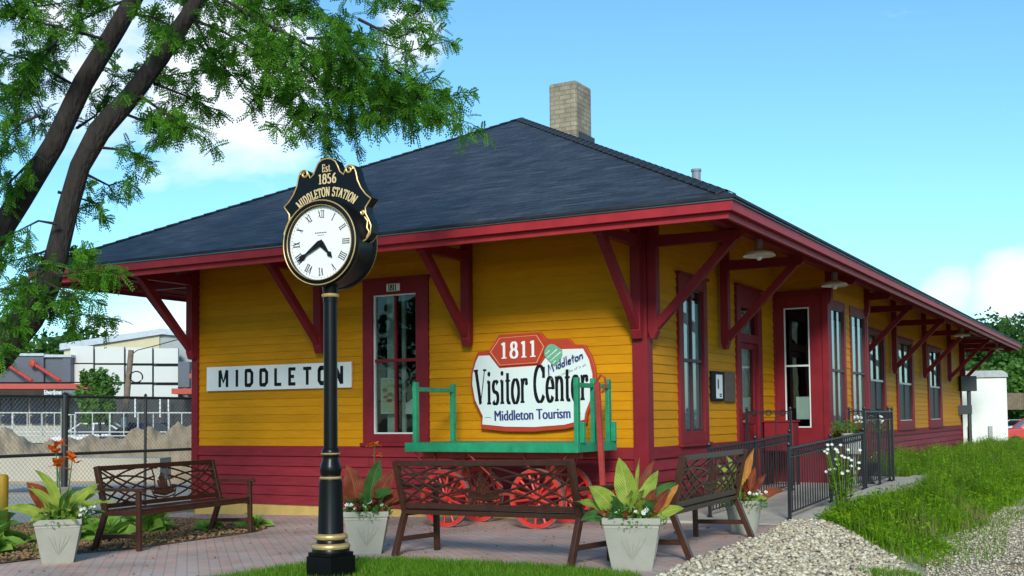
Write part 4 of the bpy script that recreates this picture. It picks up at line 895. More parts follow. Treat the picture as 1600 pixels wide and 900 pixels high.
for x in WX:
    zc = hg(x, -1)+.364; m_.tube([(x, -1.5, zc), (x, -.54, zc)], .02, 8); m_.bar((x, -1.35, zc+.05), (x, -.7, zc+.05), .09, .08)
    for s in (-1, 1): m_.bar((x+s*.04, -1.28, zc+.07), (x+s*.24, -1.35, DZ-.12), .03, .03); m_.bar((x+s*.04, -.78, zc+.07), (x+s*.24, -.7, DZ-.12), .03, .03)
    m_.bar((x, -1.02, zc), (x, -1.02, DZ-.12), .12, .12)
m_.bar((DX0+.1, -1.3, DZ-.15), (DX1-.1, -1.3, DZ-.15), .06, .09); m_.bar((DX0+.1, -.75, DZ-.15), (DX1-.1, -.75, DZ-.15), .06, .09); m_.bar((WX[0], -1.02, -.55), (WX[1], -1.02, -.55), .05, .05)
for x0, x1 in ((-2.52, -2.2), (-1.75, -1.3), (-.35, -.75)): m_.bar((x0, -1.5, DZ-.12), (x1, -1.4, -.45), .014, .014)
wb_(m_, 'undercarriage', MT['handlered'])
m_ = MB(); top = Vector((-.10, -1.22, .80)); bot = Vector((.14, -1.62, -.42)); m_.bar(top, bot, .055, .05, up=(0, 1, 0)); m_.tube([top+Vector((-.02, -.02, -.02)), top+Vector((.06, -.03, .09)), top+Vector((.10, 0, .06)), top+Vector((.10, .03, -.05)), top+Vector((.04, .03, -.12))], .014, 6)
m_.bar(bot, bot+Vector((-.35, .2, -.08)), .05, .05); m_.bar(bot+Vector((0, 0, .02)), bot+Vector((-.25, .55, -.02)), .05, .05); wb_(m_, 'tow_handle', MT['handlered'], bevel=.004)

# ------------------------------------------------------------------ street clock
def clock():
    cb = Vector((-.29, -6.025, 0)); g = hg(cb.x, cb.y); D = (cb-CAM).dot(FW)
    def zat(y): return CAM.z + 0*y
    r = empty('street_clock', (cb.x, cb.y, g), 0, 'black and gold post clock with white dial and Middleton Station crest standing in the lawn', 'clock')
    s = D/FPX       # metres per pixel at the post
    def z(py): 
        d = at(517, py, 1)-CAM; t = Vector((cb.x-CAM.x, cb.y-CAM.y)).length/Vector((d.x, d.y)).length; return CAM.z+d.z*t-g
    m_ = MB(); hw = 33.5*s*.80
    T = Matrix.Rotation(R(-8), 4, 'Z')
    m_.box(-hw, hw, -hw, hw, -.05, z(868), T); m_.box(-hw*1.03, hw*1.03, -hw*1.03, hw*1.03, -.05, .05, T); m_.box(-hw*.93, hw*.93, -hw*.93, hw*.93, z(868), z(862), T); m_.build('base', MT['black'], r, bevel=.006)
    q = lambda w, y: (w/2*s, z(y))
    m_ = MB(); m_.lathe([q(58, 862), q(58, 857), q(50, 851), q(44, 846), q(42, 838), q(40, 834), q(36, 751)], 32, flute=(z(833), z(752))); m_.lathe([q(36, 751), q(30, 745), q(32, 739), q(34, 734), q(33, 728), q(26, 718), q(25, 713), q(29, 709), q(28, 704), q(23, 700)], 32); m_.lathe([q(22, 701), q(21, 472)], 32, flute=(z(700), z(473))); m_.lathe([q(23, 472), q(24, 455), q(26, 445), q(30, 430)], 24)
    m_.build('post', MT['black'], r, smooth=True)
    for w, y, h in ((58, 853, 5), (50, 838, 5), (32, 746.5, 3), (28, 709, 2.5), (25, 462, 4)):
        m_ = MB(); m_.lathe([((w/2-3)*s, z(y+h)), ((w/2+.5)*s, z(y+h*.6)), ((w/2+1.6)*s, z(y)), ((w/2+.5)*s, z(y-h*.6)), ((w/2-3)*s, z(y-h))], 32); m_.build('gold_ring', MT['gold'], r, smooth=True)
    # head: local frame, dial normal = -Y of head, turned left of the camera
    toc = math.atan2(CAM.y-cb.y, CAM.x-cb.x); yaw = toc + math.pi/2 - R(33)
    zc = z(383); Rb = 69*s
    H = Matrix.Translation((0, 0, zc)) @ Matrix.Rotation(yaw, 4, 'Z')
    TO = H @ Matrix.Rotation(math.pi/2, 4, 'X')      # lathe axis Z -> -Y
    dep = .135
    def add(m2, nm, mt, par=r, **k): return m2.build(nm, mt, par, **k)
    m_ = MB(); m_.lathe([(Rb*.93, -dep*.9), (Rb*.97, -dep*.8), (Rb*.95, 0), (Rb*.97, dep*.8), (Rb*.93, dep*.9)], 56, T=TO); head = add(m_, 'clock_case', MT['black'], smooth=True)
    def torus(m2, rad, zz, tr, n=64):
        m2.tube([TO @ Vector((rad*math.cos(t), rad*math.sin(t), zz)) for t in np.linspace(0, 2*math.pi, n+1)], tr, 8, cap=False)
    for sg_ in (1, -1):
        m_ = MB(); pr = [(Rb*.84, dep*.9), (Rb*.84, dep*1.22), (Rb*.88, dep*1.30), (Rb*.95, dep*1.25), (Rb*1.0, dep*1.05), (Rb*.985, dep*.8), (Rb*.9, dep*.75)]
        b = 0; n = 64
        for j in range(n):
            for rr, zz in pr: m_.v.append(tuple(TO @ Vector((rr*math.cos(2*math.pi*j/n), rr*math.sin(2*math.pi*j/n), zz*sg_))))
        k_ = len(pr)
        for j in range(n):
            for k in range(k_-1): m_.f.append((j*k_+k, j*k_+k+1, ((j+1) % n)*k_+k+1, ((j+1) % n)*k_+k))
        add(m_, 'bezel', MT['black'], smooth=True)
        m_ = MB(); torus(m_, Rb*.955, dep*1.25*sg_, .0055); torus(m_, Rb*.85, dep*1.28*sg_, .003); add(m_, 'bezel_gold', MT['gold'], smooth=True)
        m_ = MB(); m_.v = [tuple(TO @ Vector((Rb*.86*math.cos(t), Rb*.86*math.sin(t), dep*1.0*sg_))) for t in np.linspace(0, 2*math.pi, 64, endpoint=False)]; m_.f = [tuple(range(64))]; dial = add(m_, 'dial', MT['white'])
        F_ = dep*1.0*sg_ + .002*sg_; mir = sg_
        def fp(x, y, dz=0): return TO @ Vector((x*mir, y, F_+dz*sg_))
        m_ = MB()
        for k in range(60):
            a = 2*math.pi*k/60; c_, s_ = math.sin(a), math.cos(a); w = .0022 if k % 5 else .0035; rr0, rr1 = Rb*.775, Rb*.795; tx, ty = math.cos(a), -math.sin(a)
            m_.add([fp(c_*rr0-tx*w, s_*rr0-ty*w), fp(c_*rr0+tx*w, s_*rr0+ty*w), fp(c_*rr1+tx*w, s_*rr1+ty*w), fp(c_*rr1-tx*w, s_*rr1-ty*w)], [(0, 1, 2, 3)])
        NUM = {12: 'XII', 1: 'I', 2: 'II', 3: 'III', 4: 'IIII', 5: 'V', 6: 'VI', 7: 'VII', 8: 'VIII', 9: 'IX', 10: 'X', 11: 'XI'}; hN = Rb*.18; st_ = 0
        for k, tx_ in NUM.items():
            wd = {'I': .30, 'V': .58, 'X': .58}; tot = sum(wd[c] for c in tx_); x = -tot/2; a = 2*math.pi*k/12
            def pp(u, v):
                u *= hN*.85; v = v*hN; rr = Rb*.565+v; return fp(rr*math.sin(a)+u*math.cos(a), rr*math.cos(a)-u*math.sin(a), st_*.00006)
            for c in tx_:
                segs = {'I': [((.15, 0), (.15, 1), .12)], 'V': [((.12, 1), (.30, 0), .13), ((.30, 0), (.48, 1), .06)], 'X': [((.1, 1), (.48, 0), .13), ((.1, 0), (.48, 1), .06)]}[c]
                for (p1, p2, w) in segs:
                    m_.add([pp(x+p1[0]-w/2, p1[1]), pp(x+p1[0]+w/2, p1[1]), pp(x+p2[0]+w/2, p2[1]), pp(x+p2[0]-w/2, p2[1])], [(0, 1, 2, 3)]); st_ += 1
                for e_ in (0, 1): cx2 = x+{'I': .15, 'V': .30, 'X': .29}[c]; hw_ = {'I': .14, 'V': .26 if e_ else .0, 'X': .26}[c]
                if c == 'I':
                    for v0 in (0, .94): m_.add([pp(x+.01, v0), pp(x+.29, v0), pp(x+.29, v0+.06), pp(x+.01, v0+.06)], [(0, 1, 2, 3)]); st_ += 1
                x += wd[c]
        for k in range(7): m_.add([fp(Rb*(-.16+k*.045), Rb*.22, .0), fp(Rb*(-.13+k*.045), Rb*.22), fp(Rb*(-.13+k*.045), Rb*.245), fp(Rb*(-.16+k*.045), Rb*.245)], [(0, 1, 2, 3)])
        for k in range(4): m_.add([fp(Rb*(-.09+k*.045), Rb*.17, .0), fp(Rb*(-.06+k*.045), Rb*.17), fp(Rb*(-.06+k*.045), Rb*.185), fp(Rb*(-.09+k*.045), Rb*.185)], [(0, 1, 2, 3)])
        m_.build('numerals', MT['ink'], dial)
        def hand(ang, ln, w, dz):
            c_, s_ = math.sin(ang), math.cos(ang); h_ = MB()
            pl = [(-.10, w*.6), (.05, w*1.3), (.30, w*.95), (.62, w*.45), (.74, w*1.15), (1.0, .0), (.74, -w*1.15), (.62, -w*.45), (.30, -w*.95), (.05, -w*1.3), (-.10, -w*.6)]
            top_ = [fp(c_*u*ln+s_*v, s_*u*ln-c_*v, dz+.004) for u, v in pl]; bt = [fp(c_*u*ln+s_*v, s_*u*ln-c_*v, dz) for u, v in pl]; n = len(pl); h_.add(top_+bt, [tuple(range(n)), tuple(range(2*n-1, n-1, -1))] + [(i, i+n, (i+1) % n+n, (i+1) % n) for i in range(n)]); h_.build('hand', MT['ink'], dial)
        hand(R(139), Rb*.47, Rb*.055, .008); hand(R(237), Rb*.74, Rb*.052, .016)
    # crest
    CR = [(0, 1.99), (.13, 1.97), (.24, 1.90), (.31, 1.78), (.36, 1.66), (.46, 1.58), (.52, 1.70), (.62, 1.78), (.74, 1.74), (.80, 1.60), (.84, 1.42), (.93, 1.24), (1.06, 1.08), (1.20, .97), (1.13, .88), (1.05, .78), (1.06, .64), (1.14, .50), (1.20, .36), (1.18, .18), (1.06, .05), (.96, .02)]
    full = CR + [(-.96, .02)] + [(-x, y) for x, y in CR[::-1][1:-1]]
    def cp(x, y, zz): return TO @ Vector((x*Rb, y*Rb, zz))
    m_ = MB(); n = len(full); t_ = dep*.36; m_.add([cp(x, y, t_) for x, y in full] + [cp(x, y, -t_) for x, y in full], [tuple(range(n)), tuple(range(2*n-1, n-1, -1))] + [(i, i+n, (i+1) % n+n, (i+1) % n) for i in range(n)])
    crest = m_.build('crest', MT['black'], r)
    for sg_ in (1, -1):
        m_ = MB(); ln = [(x*.97, y-.02) for x, y in CR]
        m_.tube([cp(x, y, sg_*(t_+.004)) for x, y in [(-a, b) for a, b in ln[::-1]] + ln[1:]], .0062, 6)
        for e2_ in (-1, 1):
            m_.tube([cp(e2_*(.60+.11*math.cos(t)*(1-t/11)), 1.66+.11*math.sin(t)*(1-t/11), sg_*(t_+.006)) for t in np.linspace(0, 8, 22)], .0085, 6)
            m_.tube([cp(e2_*(.96+.07*math.cos(t)*(1-t/11)), .66+.09*math.sin(t)*(1-t/11), sg_*(t_+.006)) for t in np.linspace(3, 11, 22)], .0085, 6)
            m_.tube([cp(e2_*x, y, sg_*(t_+.005)) for x, y in [(1.0, .55), (1.08, .45), (1.06, .30), (1.12, .2), (1.05, .08)]], .007, 6)
        m_.build('crest_gold', MT['gold'], crest, smooth=True)
        # lettering
        m_ = MB(); k0 = sg_
        sz = Rb*.25; w_ = text_width('Est.', sz*.7, SER, .85, .03)
        lettering(m_, 'Est.', sz*.7, SER, .16, .07, lambda u, v, s: cp(((u-w_/2)/Rb)*k0, 1.67+v/Rb, sg_*(t_+.002+s*.0001)), .85, .03)
        w2 = text_width('1856', sz*.82, SER, .95, .03)
        lettering(m_, '1856', sz*.88, SER, .17, .08, lambda u, v, s: cp(((u-w2/2)/Rb)*k0, 1.40+v/Rb, sg_*(t_+.002+s*.0001)), .95, .03)
        tx = 'MIDDLETON STATION'; sz3 = Rb*.205; sq = .62; w3 = text_width(tx, sz3, SER, sq, .03); span = R(80)
        def arcp(u, v, s):
            a = (u/w3-.5)*span; rr = 1.085+v/Rb; return cp(rr*math.sin(a)*1.03*k0, rr*math.cos(a)+.02, sg_*(t_+.002+s*.0001))
        lettering(m_, tx, sz3, SER, .19, .08, arcp, sq, .03)
        m_.build('lettering', MT['lettergold'], crest)
    m_ = MB(); m_.lathe([q(30, 432), q(34, 425), q(38, 415)], 20); m_.build('collar', MT['black'], r)
    return r
clock()

# ------------------------------------------------------------------ planters and plants
def planter(x, y, lb, top=.25, bot=.165, h=.42, rot=0, rnd=False):
    g = hg(x, y)+.004; r = empty('planter', (x, y, g), rot, lb, 'planter', 'putty coloured garden pots on the paving')
    m_ = MB(); n = 24 if rnd else 4; k = 1 if rnd else math.sqrt(2)
    prof = [(bot, 0), (bot+(top-bot)*.82, h*.80), (top*.955, h*.82), (top*.94, h*.86), (top*1.0, h*.88), (top*1.0, h), (top*.90, h), (top*.86, h-.05)]
    for rr, zz in prof:
        for j in range(n):
            a = 2*math.pi*j/n + (0 if rnd else math.pi/4); m_.v.append((rr*k*math.cos(a), rr*k*math.sin(a), zz))
    for i in range(len(prof)-1):
        for j in range(n): m_.f.append((i*n+j, i*n+(j+1) % n, (i+1)*n+(j+1) % n, (i+1)*n+j))
    m_.f.append(tuple(range(n))[::-1]); m_.build('pot', MT['planter'], r, bevel=.006, smooth=rnd)
    if not rnd:   # raised leaf relief on each side
        rl = MB()
        for sd_ in range(4):
            T = Matrix.Rotation(sd_*math.pi/2, 4, 'Z')
            for a0 in (-.5, -.2, .15, .45, .75):
                pts = [T @ Vector((math.sin(a0)*t*.18, -(bot+(top-bot)*.82*((.08+t*.20)/.336/ (h/.42)))-.001, .08+t*.20)) for t in (0, .35, .7, 1)]; rl.tube(pts, [.003, .007, .006, .002], 5)
        rl.build('leaf_relief', MT['planter'], r)
    m_ = MB(); kk = top*.88*(1 if rnd else 1); m_.add([(kk*k*math.cos(2*math.pi*j/n+(0 if rnd else math.pi/4)), kk*k*math.sin(2*math.pi*j/n+(0 if rnd else math.pi/4)), h-.04) for j in range(n)], [tuple(range(n))]); m_.build('soil', MT['mulch'], r)
    return Vector((x, y, g+h-.04))
def blade(L_, wid, lean, az, base=(0, 0, 0), droop=.5, fold=.18, n=9, twist=0, stemf=.15, wave=.0, face=None):
    """broad leaf: petiole then lamina"""
    V = []; Fc = []; b = Vector(base); p = b.copy(); th = lean; ds = L_/n
    for i in range(n+1):
        t = i/n; w = 0.006 if t < stemf else wid*math.sin(math.pi*min(1, ((t-stemf)/(1-stemf)))**.75)**.8 + .002
        if t >= .999: w = .001
        d = Vector((math.sin(th)*math.cos(az), math.sin(th)*math.sin(az), math.cos(th))); side = Vector((-math.sin(az+twist), math.cos(az+twist), 0)) if face is None else d.cross(face).normalized(); up = side.cross(d)
        wv = wave*math.sin(i*2.1)
        V += [p+side*w+up*(-w*fold*-1+wv), p, p-side*w+up*(w*fold-wv)]
        p = p+d*ds; th += droop*ds/L_*(.3+1.4*t)
    for i in range(n): 
        a = i*3; Fc += [(a, a+1, a+4, a+3), (a+1, a+2, a+5, a+4)]
    return V, Fc
def add_leaves(root, specs, nm='leaf'):
    for (L_, wid, lean, az, base, droop, m) in specs:
        fc = Vector((.5, -.8, .35))+Vector((random.uniform(-1, 1), random.uniform(-1, 1), random.uniform(-.3, .5)))*.75; m_ = MB(); V, Fc = blade(L_*random.uniform(.9, 1.08), wid*.86, lean, az, base, droop+random.uniform(0, .5), wave=.016, face=fc, fold=random.uniform(.1, .35)); m_.add(V, Fc); o = m_.build(nm, MT[m], root, smooth=True); ul = o.data.uv_layers.new(name='UVMap')
        for lp in o.data.loops: ul.data[lp.index].uv = ((lp.vertex_index % 3)/2, (lp.vertex_index//3)/9)
        sub = o.modifiers.new('s', 'SUBSURF'); sub.levels = 1; sub.render_levels = 1
def extra(root, n, mats, lmin, lmax, spread=.10, seed=0):
    rs = random.Random(seed); S_ = []
    for i in range(n):
        az = rs.uniform(0, 6.28); le = rs.uniform(.15, 1.15); S_.append((rs.uniform(lmin, lmax)*(1.15-.35*le), rs.uniform(.028, .055), le, az, (spread*math.cos(az), spread*math.sin(az), 0), rs.uniform(.3, 1.3), rs.choice(mats)))
    add_leaves(root, S_)
def filler(name, c, rx, ry, hgt, nleaf, nflow, label, flow='petalwhite', seed=1, cat='flowers'):
    rs = np.random.default_rng(seed); r = empty(name, c, 0, label, cat, 'small bedding flowers edging the pots')
    V = []; F = []
    for i in range(nleaf):
        a = rs.uniform(0, 6.283); rr = math.sqrt(rs.uniform(.15, 1.0)); x, y = rr*rx*math.cos(a), rr*ry*math.sin(a); z = hgt*rs.uniform(.1, 1)*(1.15-rr*.5) - max(0, rr-.82)*.5
        x *= 1+.15*rs.random(); y *= 1+.15*rs.random()
        d = Vector(rs.normal(size=3)); d.z = abs(d.z); d.normalize(); s_ = d.cross(Vector(rs.normal(size=3))).normalized(); l_ = rs.uniform(.018, .035); b = len(V); p = Vector((x, y, z))
        V += [p, p+d*l_*.5+s_*l_*.32, p+d*l_, p+d*l_*.5-s_*l_*.32]; F.append((b, b+1, b+2, b+3))
    npmesh('foliage', [tuple(v) for v in V], F, MT['fill'], r)
    if nflow:
        m_ = MB()
        for i in range(nflow):
            a = rs.uniform(0, 6.283); rr = math.sqrt(rs.uniform(.3, 1.1)); x, y = rr*rx*math.cos(a), rr*ry*math.sin(a); z = hgt*rs.uniform(.7, 1.35)*(1.1-rr*.3); q = Vector((x, y, z)); rad = rs.uniform(.012, .02)
            nrm = Vector((rs.normal()*.5+.3, rs.normal()*.5-.6, .6)).normalized(); u_ = nrm.orthogonal().normalized(); v_ = nrm.cross(u_)
            for k in range(5):
                t = k*1.2566; e1 = u_*math.cos(t)+v_*math.sin(t); e2 = u_*math.cos(t+.9)+v_*math.sin(t+.9); e0 = u_*math.cos(t-.0)+v_*math.sin(t-.0)
                m_.add([q, q+e1*rad, q+(e1+e2).normalized()*rad*1.15+nrm*.002, q+e2*rad], [(0, 1, 2, 3)])
        m_.build('flowers', MT[flow], r)
    return r
def flowerspike(root, base, h, lean, az, n=5, m='petal', size=.075):
    p = Vector(base); tip = p+Vector((math.sin(lean)*math.cos(az), math.sin(lean)*math.sin(az), math.cos(lean)))*h
    m_ = MB(); m_.tube([p, p.lerp(tip, .5)+Vector((.01, 0, 0)), tip], [.009, .007, .004], 6); m_.build('stem', MT['cannagreen'], root, smooth=True)
    m_ = MB()
    for k in range(n):
        q = p.lerp(tip, 1-.05*k)+Vector((random.uniform(-.04, .04), random.uniform(-.04, .04), random.uniform(-.03, .03)))
        for j in range(4):
            V, Fc = blade(size*random.uniform(.8, 1.3), size*.36, random.uniform(.4, 1.6), random.uniform(0, 6.28), q, 1.2, n=5, stemf=.05, wave=.006); m_.add(V, Fc)
    m_.build('flower', MT[m], root, smooth=True)
CY = math.atan2(CAM.y+4, CAM.x)     # azimuth towards the camera
right = YAW; left = YAW+math.pi
# P1 left
c = planter(-3.97, -5.70, 'square planter left of the left bench holding orange flowered canna', .225, .145, .44, YAW+.30)
r = empty('canna_plant', c, 0, 'yellow green canna with one dark red leaf and tall orange flowers in the leftmost pot', 'plant', 'canna plants in the pots')
S = []
PK = 1.28
for (px, ln, wd, le, m) in [(1.0, .42, .055, .75, 'canna'), (.6, .40, .06, .5, 'canna'), (.2, .34, .05, .35, 'cannagreen'), (-.5, .42, .05, .55, 'canna'), (-.9, .40, .05, .95, 'canna'), (-1.0, .34, .06, 1.15, 'canna'), (.0, .46, .05, .15, 'canna'), (.9, .44, .06, 1.0, 'canna'), (2.4, .4, .05, .6, 'cannagreen')]:
    ln *= PK; wd *= 1.15
    S.append((ln, wd, le, right + (0 if px > 0 else math.pi) + random.uniform(-1.0, .5), (random.uniform(-.05, .05), random.uniform(-.05, .05), 0), .7, m))
for az in (CY-.5, CY+.1, CY+.7): S.append((.30, .055, .9, az, (0, 0, .05), 1.3, 'canna'))
S.append((.50, .12, .55, left+.35, (-.06, .05, 0), .2, 'cannared')); S.append((.30, .05, .9, left+.2, (-.05, .0, 0), .6, 'cannared'))
add_leaves(r, S)
extra(r, 16, ['canna', 'canna', 'cannagreen'], .36, .54, .08, 1)
flowerspike(r, (-.02, .0, 0), .80, .04, left, 4, size=.09); flowerspike(r, (.02, .02, 0), .60, .10, left, 3, size=.10); flowerspike(r, (.03, .02, 0), .66, .14, right, 3, size=.085)
filler('bedding_flowers', c+Vector((0, 0, .02)), .24, .24, .10, 650, 4, 'green edging plants in the leftmost pot', seed=3)
filler('white_flowers', c+Vector((.30, .10, -.02)), .09, .08, .16, 90, 16, 'small white flowers at the right edge of the leftmost pot', seed=4)
# P2 behind the clock
c = planter(-1.27, -4.20, 'square planter directly behind the clock post', .225, .145, .43, YAW+.06)
r = empty('canna_plant', c, 0, 'copper red and dark green canna with an orange flower stalk behind the clock post', 'plant', 'canna plants in the pots')
S = [(.46, .12, .10, left, (-.13, 0, .05), .25, 'cannared'), (.40, .11, .45, left+.2, (-.14, .03, .0), .3, 'cannared'), (.48, .10, .12, right, (.0, .02, .05), .35, 'cannagreen'), (.50, .09, .35, right+.2, (.05, 0, 0), .5, 'cannared'),
     (.42, .09, .55, right-.6, (.02, 0, 0), .8, 'cannagreen'), (.34, .08, .75, CY, (.0, -.05, 0), .9, 'cannagreen'), (.36, .08, .65, CY+.6, (.05, -.05, .0), .7, 'cannared'), (.36, .08, .6, CY-.8, (-.08, -.05, 0), .7, 'cannared'),
     (.50, .035, .75, right+.1, (.10, .0, 0), .3, 'cannared'), (.46, .03, .95, right-.1, (.10, .0, 0), .3, 'cannared'), (.40, .04, 1.0, right+.3, (.12, 0, 0), .7, 'cannared'), (.34, .07, .3, left-.5, (0, .05, 0), .4, 'cannagreen')]
add_leaves(r, S); extra(r, 14, ['cannared', 'cannagreen', 'cannared', 'cannagreen'], .30, .46, .09, 2); flowerspike(r, (.03, .05, 0), .72, .03, right, 4, size=.06)
filler('bedding_flowers', c+Vector((0, 0, .02)), .25, .25, .09, 700, 26, 'leafy white flowered edging in the pot behind the clock post', seed=5)
# P3 in front right
c = planter(1.79, -4.62, 'square planter in front between the two nearest benches', .240, .165, .44, YAW-.16)
r = empty('canna_plant', c, 0, 'big yellow green and orange canna between the two nearest benches', 'plant', 'canna plants in the pots')
S = [(.50, .11, .10, left, (-.02, 0, .02), .15, 'canna'), (.42, .10, .55, left+.1, (-.10, -.02, 0), .3, 'canna'), (.40, .09, .95, left-.2, (-.12, 0, 0), .5, 'canna'), (.34, .07, 1.25, left+.1, (-.12, -.04, 0), .7, 'cannagreen'),
     (.40, .085, .35, right-.2, (.04, -.02, 0), .3, 'canna'), (.34, .08, .30, CY, (.0, -.06, 0), .4, 'canna'), (.30, .07, .6, CY-.6, (-.05, -.08, 0), .7, 'cannagreen'), (.30, .07, .7, CY+.7, (.05, -.08, 0), .6, 'cannagreen'),
     (.44, .07, .20, right, (.06, .03, 0), .15, 'canna'), (.42, .08, .55, right+.1, (.08, .0, 0), .7, 'cannagreen'), (.40, .065, .85, right+.0, (.10, .0, 0), -.5, 'cannaorange'), (.36, .05, .65, right-.2, (.12, -.05, 0), -.3, 'cannared'),
     (.34, .05, .30, right, (.10, -.06, 0), .2, 'cannared'), (.34, .06, 1.1, right+.1, (.12, -.02, 0), .3, 'canna'), (.50, .05, .30, right+.1, (.04, .05, 0), .1, 'cannared'), (.56, .02, .02, right, (.0, .06, 0), .05, 'canna'), (.50, .06, .15, right+.4, (.02, .05, 0), .3, 'cannared')]
add_leaves(r, S); extra(r, 14, ['canna', 'cannagreen', 'canna', 'cannared'], .26, .40, .09, 3)
filler('bedding_flowers', c+Vector((0, 0, .02)), .26, .26, .11, 900, 44, 'white flowered green edging in the front pot between the benches', seed=6)
# P4 round
c = planter(1.72, -1.42, 'round pot behind the right bench at the foot of the ramp', .20, .145, .36, 0, True)
r = empty('canna_plant', c, 0, 'red and orange canna in the round pot behind the right bench', 'plant', 'canna plants in the pots')
S = [(.42, .06, .10, right, (.06, 0, 0), .2, 'cannared'), (.40, .06, .3, right, (.08, 0, 0), .3, 'cannared'), (.46, .08, .30, left, (-.05, 0, 0), .3, 'canna'), (.58, .07, .12, left+.3, (-.02, 0, 0), .4, 'canna'), (.62, .06, .05, right, (.0, 0, 0), .5, 'cannaorange'),
     (.40, .07, .8, left, (-.1, 0, 0), .5, 'cannagreen'), (.44, .06, .9, left+.2, (-.1, 0, 0), .3, 'cannaorange'), (.36, .05, 1.2, left-.1, (-.1, 0, 0), .4, 'cannaorange'), (.36, .06, .9, right, (.1, 0, 0), .6, 'cannared')]
add_leaves(r, S); extra(r, 9, ['cannagreen', 'canna', 'cannared'], .25, .40, .07, 4); filler('bedding_flowers', c+Vector((0, 0, .01)), .24, .24, .12, 800, 34, 'pale flowered edging spilling from the round pot', seed=7)
# landing plants
c = Vector((1.45, 5.1, -.735))
m_ = MB(); m_.lathe([(.10, 0), (.05, .06), (.04, .12), (.16, .22), (.20, .30), (.20, .34), (.17, .34)], 20); tag(m_.build('garden_urn', MT['iron'], loc=c+Vector((.1, .6, 0)), smooth=True), 'dark urn standing behind the landing railing', 'urn')
m_ = MB(); m_.lathe([(.13, .50), (.15, .55), (.19, .80), (.20, .83), (.17, .83)], 16); m_.lathe([(.02, 0), (.02, .5)], 8); m_.lathe([(.14, 0), (.03, .03)], 12); tag(m_.build('flower_pot', MT['lampwhite'], loc=c, smooth=True), 'white pot on a stand behind the landing railing', 'pot')
filler('trailing_plant', c+Vector((-.12, -.1, .85)), .20, .20, .20, 700, 0, 'lime green plant trailing from the white pot on the landing', seed=8, cat='plant')
filler('white_flowers', c+Vector((.18, .3, .86)), .25, .2, .22, 350, 60, 'white and pink flowers in the pot at the landing', seed=9)
filler('potted_flowers', c+Vector((.1, .6, .3)), .18, .18, .22, 300, 8, 'dark leafy plant in the urn on the landing', seed=12, cat='plant')
def daisies(base, n, lb, seed):
    rs = np.random.default_rng(seed); r = empty('daisy_clump', base, 0, lb, 'flowers'); s_ = MB(); f_ = MB(); lf = MB()
    for i in range(n):
        a = rs.uniform(0, 6.28); l_ = rs.uniform(.6, .98); sp = rs.uniform(0, .28); tip = Vector((sp*math.cos(a), sp*math.sin(a), l_)); s_.tube([(tip.x*.2, tip.y*.2, 0), (tip.x*.5, tip.y*.5, l_*.5), tip], .004, 4)
        nr_ = Vector((.3, -.7, .6)).normalized(); u_ = nr_.orthogonal().normalized(); v_ = nr_.cross(u_); f_.add([tip+(u_*math.cos(t)+v_*math.sin(t))*(.026 if k % 2 else .014) for k, t in enumerate(np.linspace(0, 6.283, 16, endpoint=False))], [tuple(range(16))])
        for k in range(5): V, Fc = blade(.12, .012, 1.0, rs.uniform(0, 6.28), tuple(tip*rs.uniform(.2, .8)), .8, n=4); lf.add(V, Fc)
    s_.build('stems', MT['weed'], r); f_.build('blooms', MT['petalwhite'], r); lf.build('leaves', MT['weed'], r)
daisies((2.17, 1.2, -.96), 26, 'tall white daisies growing against the outer side of the ramp railing', 10)

# ------------------------------------------------------------------ grass, weeds, pebbles
def scatter_blades(name, n, sampler, h0, h1, wid, m, label=None, kind='stuff', bend=.35, seed=1, mats=None, segs=2):
    rs = np.random.default_rng(seed); P = sampler(n, rs); n = len(P); h = rs.uniform(h0, h1, n)*P[:, 3]; az = rs.uniform(0, 2*np.pi, n); ln = rs.uniform(0, bend, n)
    d = np.stack([np.cos(az), np.sin(az)], 1); s = np.stack([-np.sin(az+rs.normal(0, .5, n)), np.cos(az)], 1); w = wid*rs.uniform(.6, 1.3, n)
    V = np.zeros((n, 5, 3)); b = P[:, :3]
    for k, (t, ww) in enumerate([(0, 1), (0, -1), (.55, .8), (.55, -.8), (1, 0)]):
        V[:, k, 0] = b[:, 0]+s[:, 0]*w*ww+d[:, 0]*ln*h*t*t; V[:, k, 1] = b[:, 1]+s[:, 1]*w*ww+d[:, 1]*ln*h*t*t; V[:, k, 2] = b[:, 2]+h*t*(1-.3*ln*t)
    i = np.arange(n)[:, None]*5; F = np.concatenate([i+np.array([[0, 1, 3]]), i+np.array([[0, 3, 2]]), i+np.array([[2, 3, 4]])], 0)
    o = npmesh(name, V.reshape(-1, 3), F, m); tag(o, label, None, None, kind); return o
def poly_sampler(poly, dz=0, hf=None, dens=None):
    pin_ = inpoly(poly); xs = [p[0] for p in poly]; ys = [p[1] for p in poly]
    def f(n, rs):
        out = []
        while len(out) < n:
            x = rs.uniform(min(xs), max(xs)); y = rs.uniform(min(ys), max(ys))
            if pin_(x, y) and (dens is None or rs.random() < dens(x, y)): out.append((x, y, hg(x, y)+dz, hf(x, y) if hf else 1))
        return np.array(out)
    return f
LAWN2 = [(-1.27, -8.2)] + LAWN[1:-1] + [(2.2, -8.2)]
scatter_blades('lawn_grass', 60000, poly_sampler(LAWN2, .012), .035, .085, .0028, MT['grass'], 'short green lawn round the clock post', bend=.9, seed=2)
scatter_blades('lawn_grass', 5000, poly_sampler([(-6.5, -6.3), (-4.55, -6.0), (-4.9, -5.75), (-6.5, -5.6)], .01), .04, .11, .003, MT['grass'], 'grass strip at the bottom left corner of the bed', bend=.9, seed=3)
scatter_blades('bed_grass', 1500, poly_sampler(BED, .01, dens=lambda x, y: .5 if math.sin(x*3)*math.cos(y*4) > .4 else .05), .04, .10, .003, MT['grass'], 'grass tufts in the mulch bed', bend=.9, seed=4)
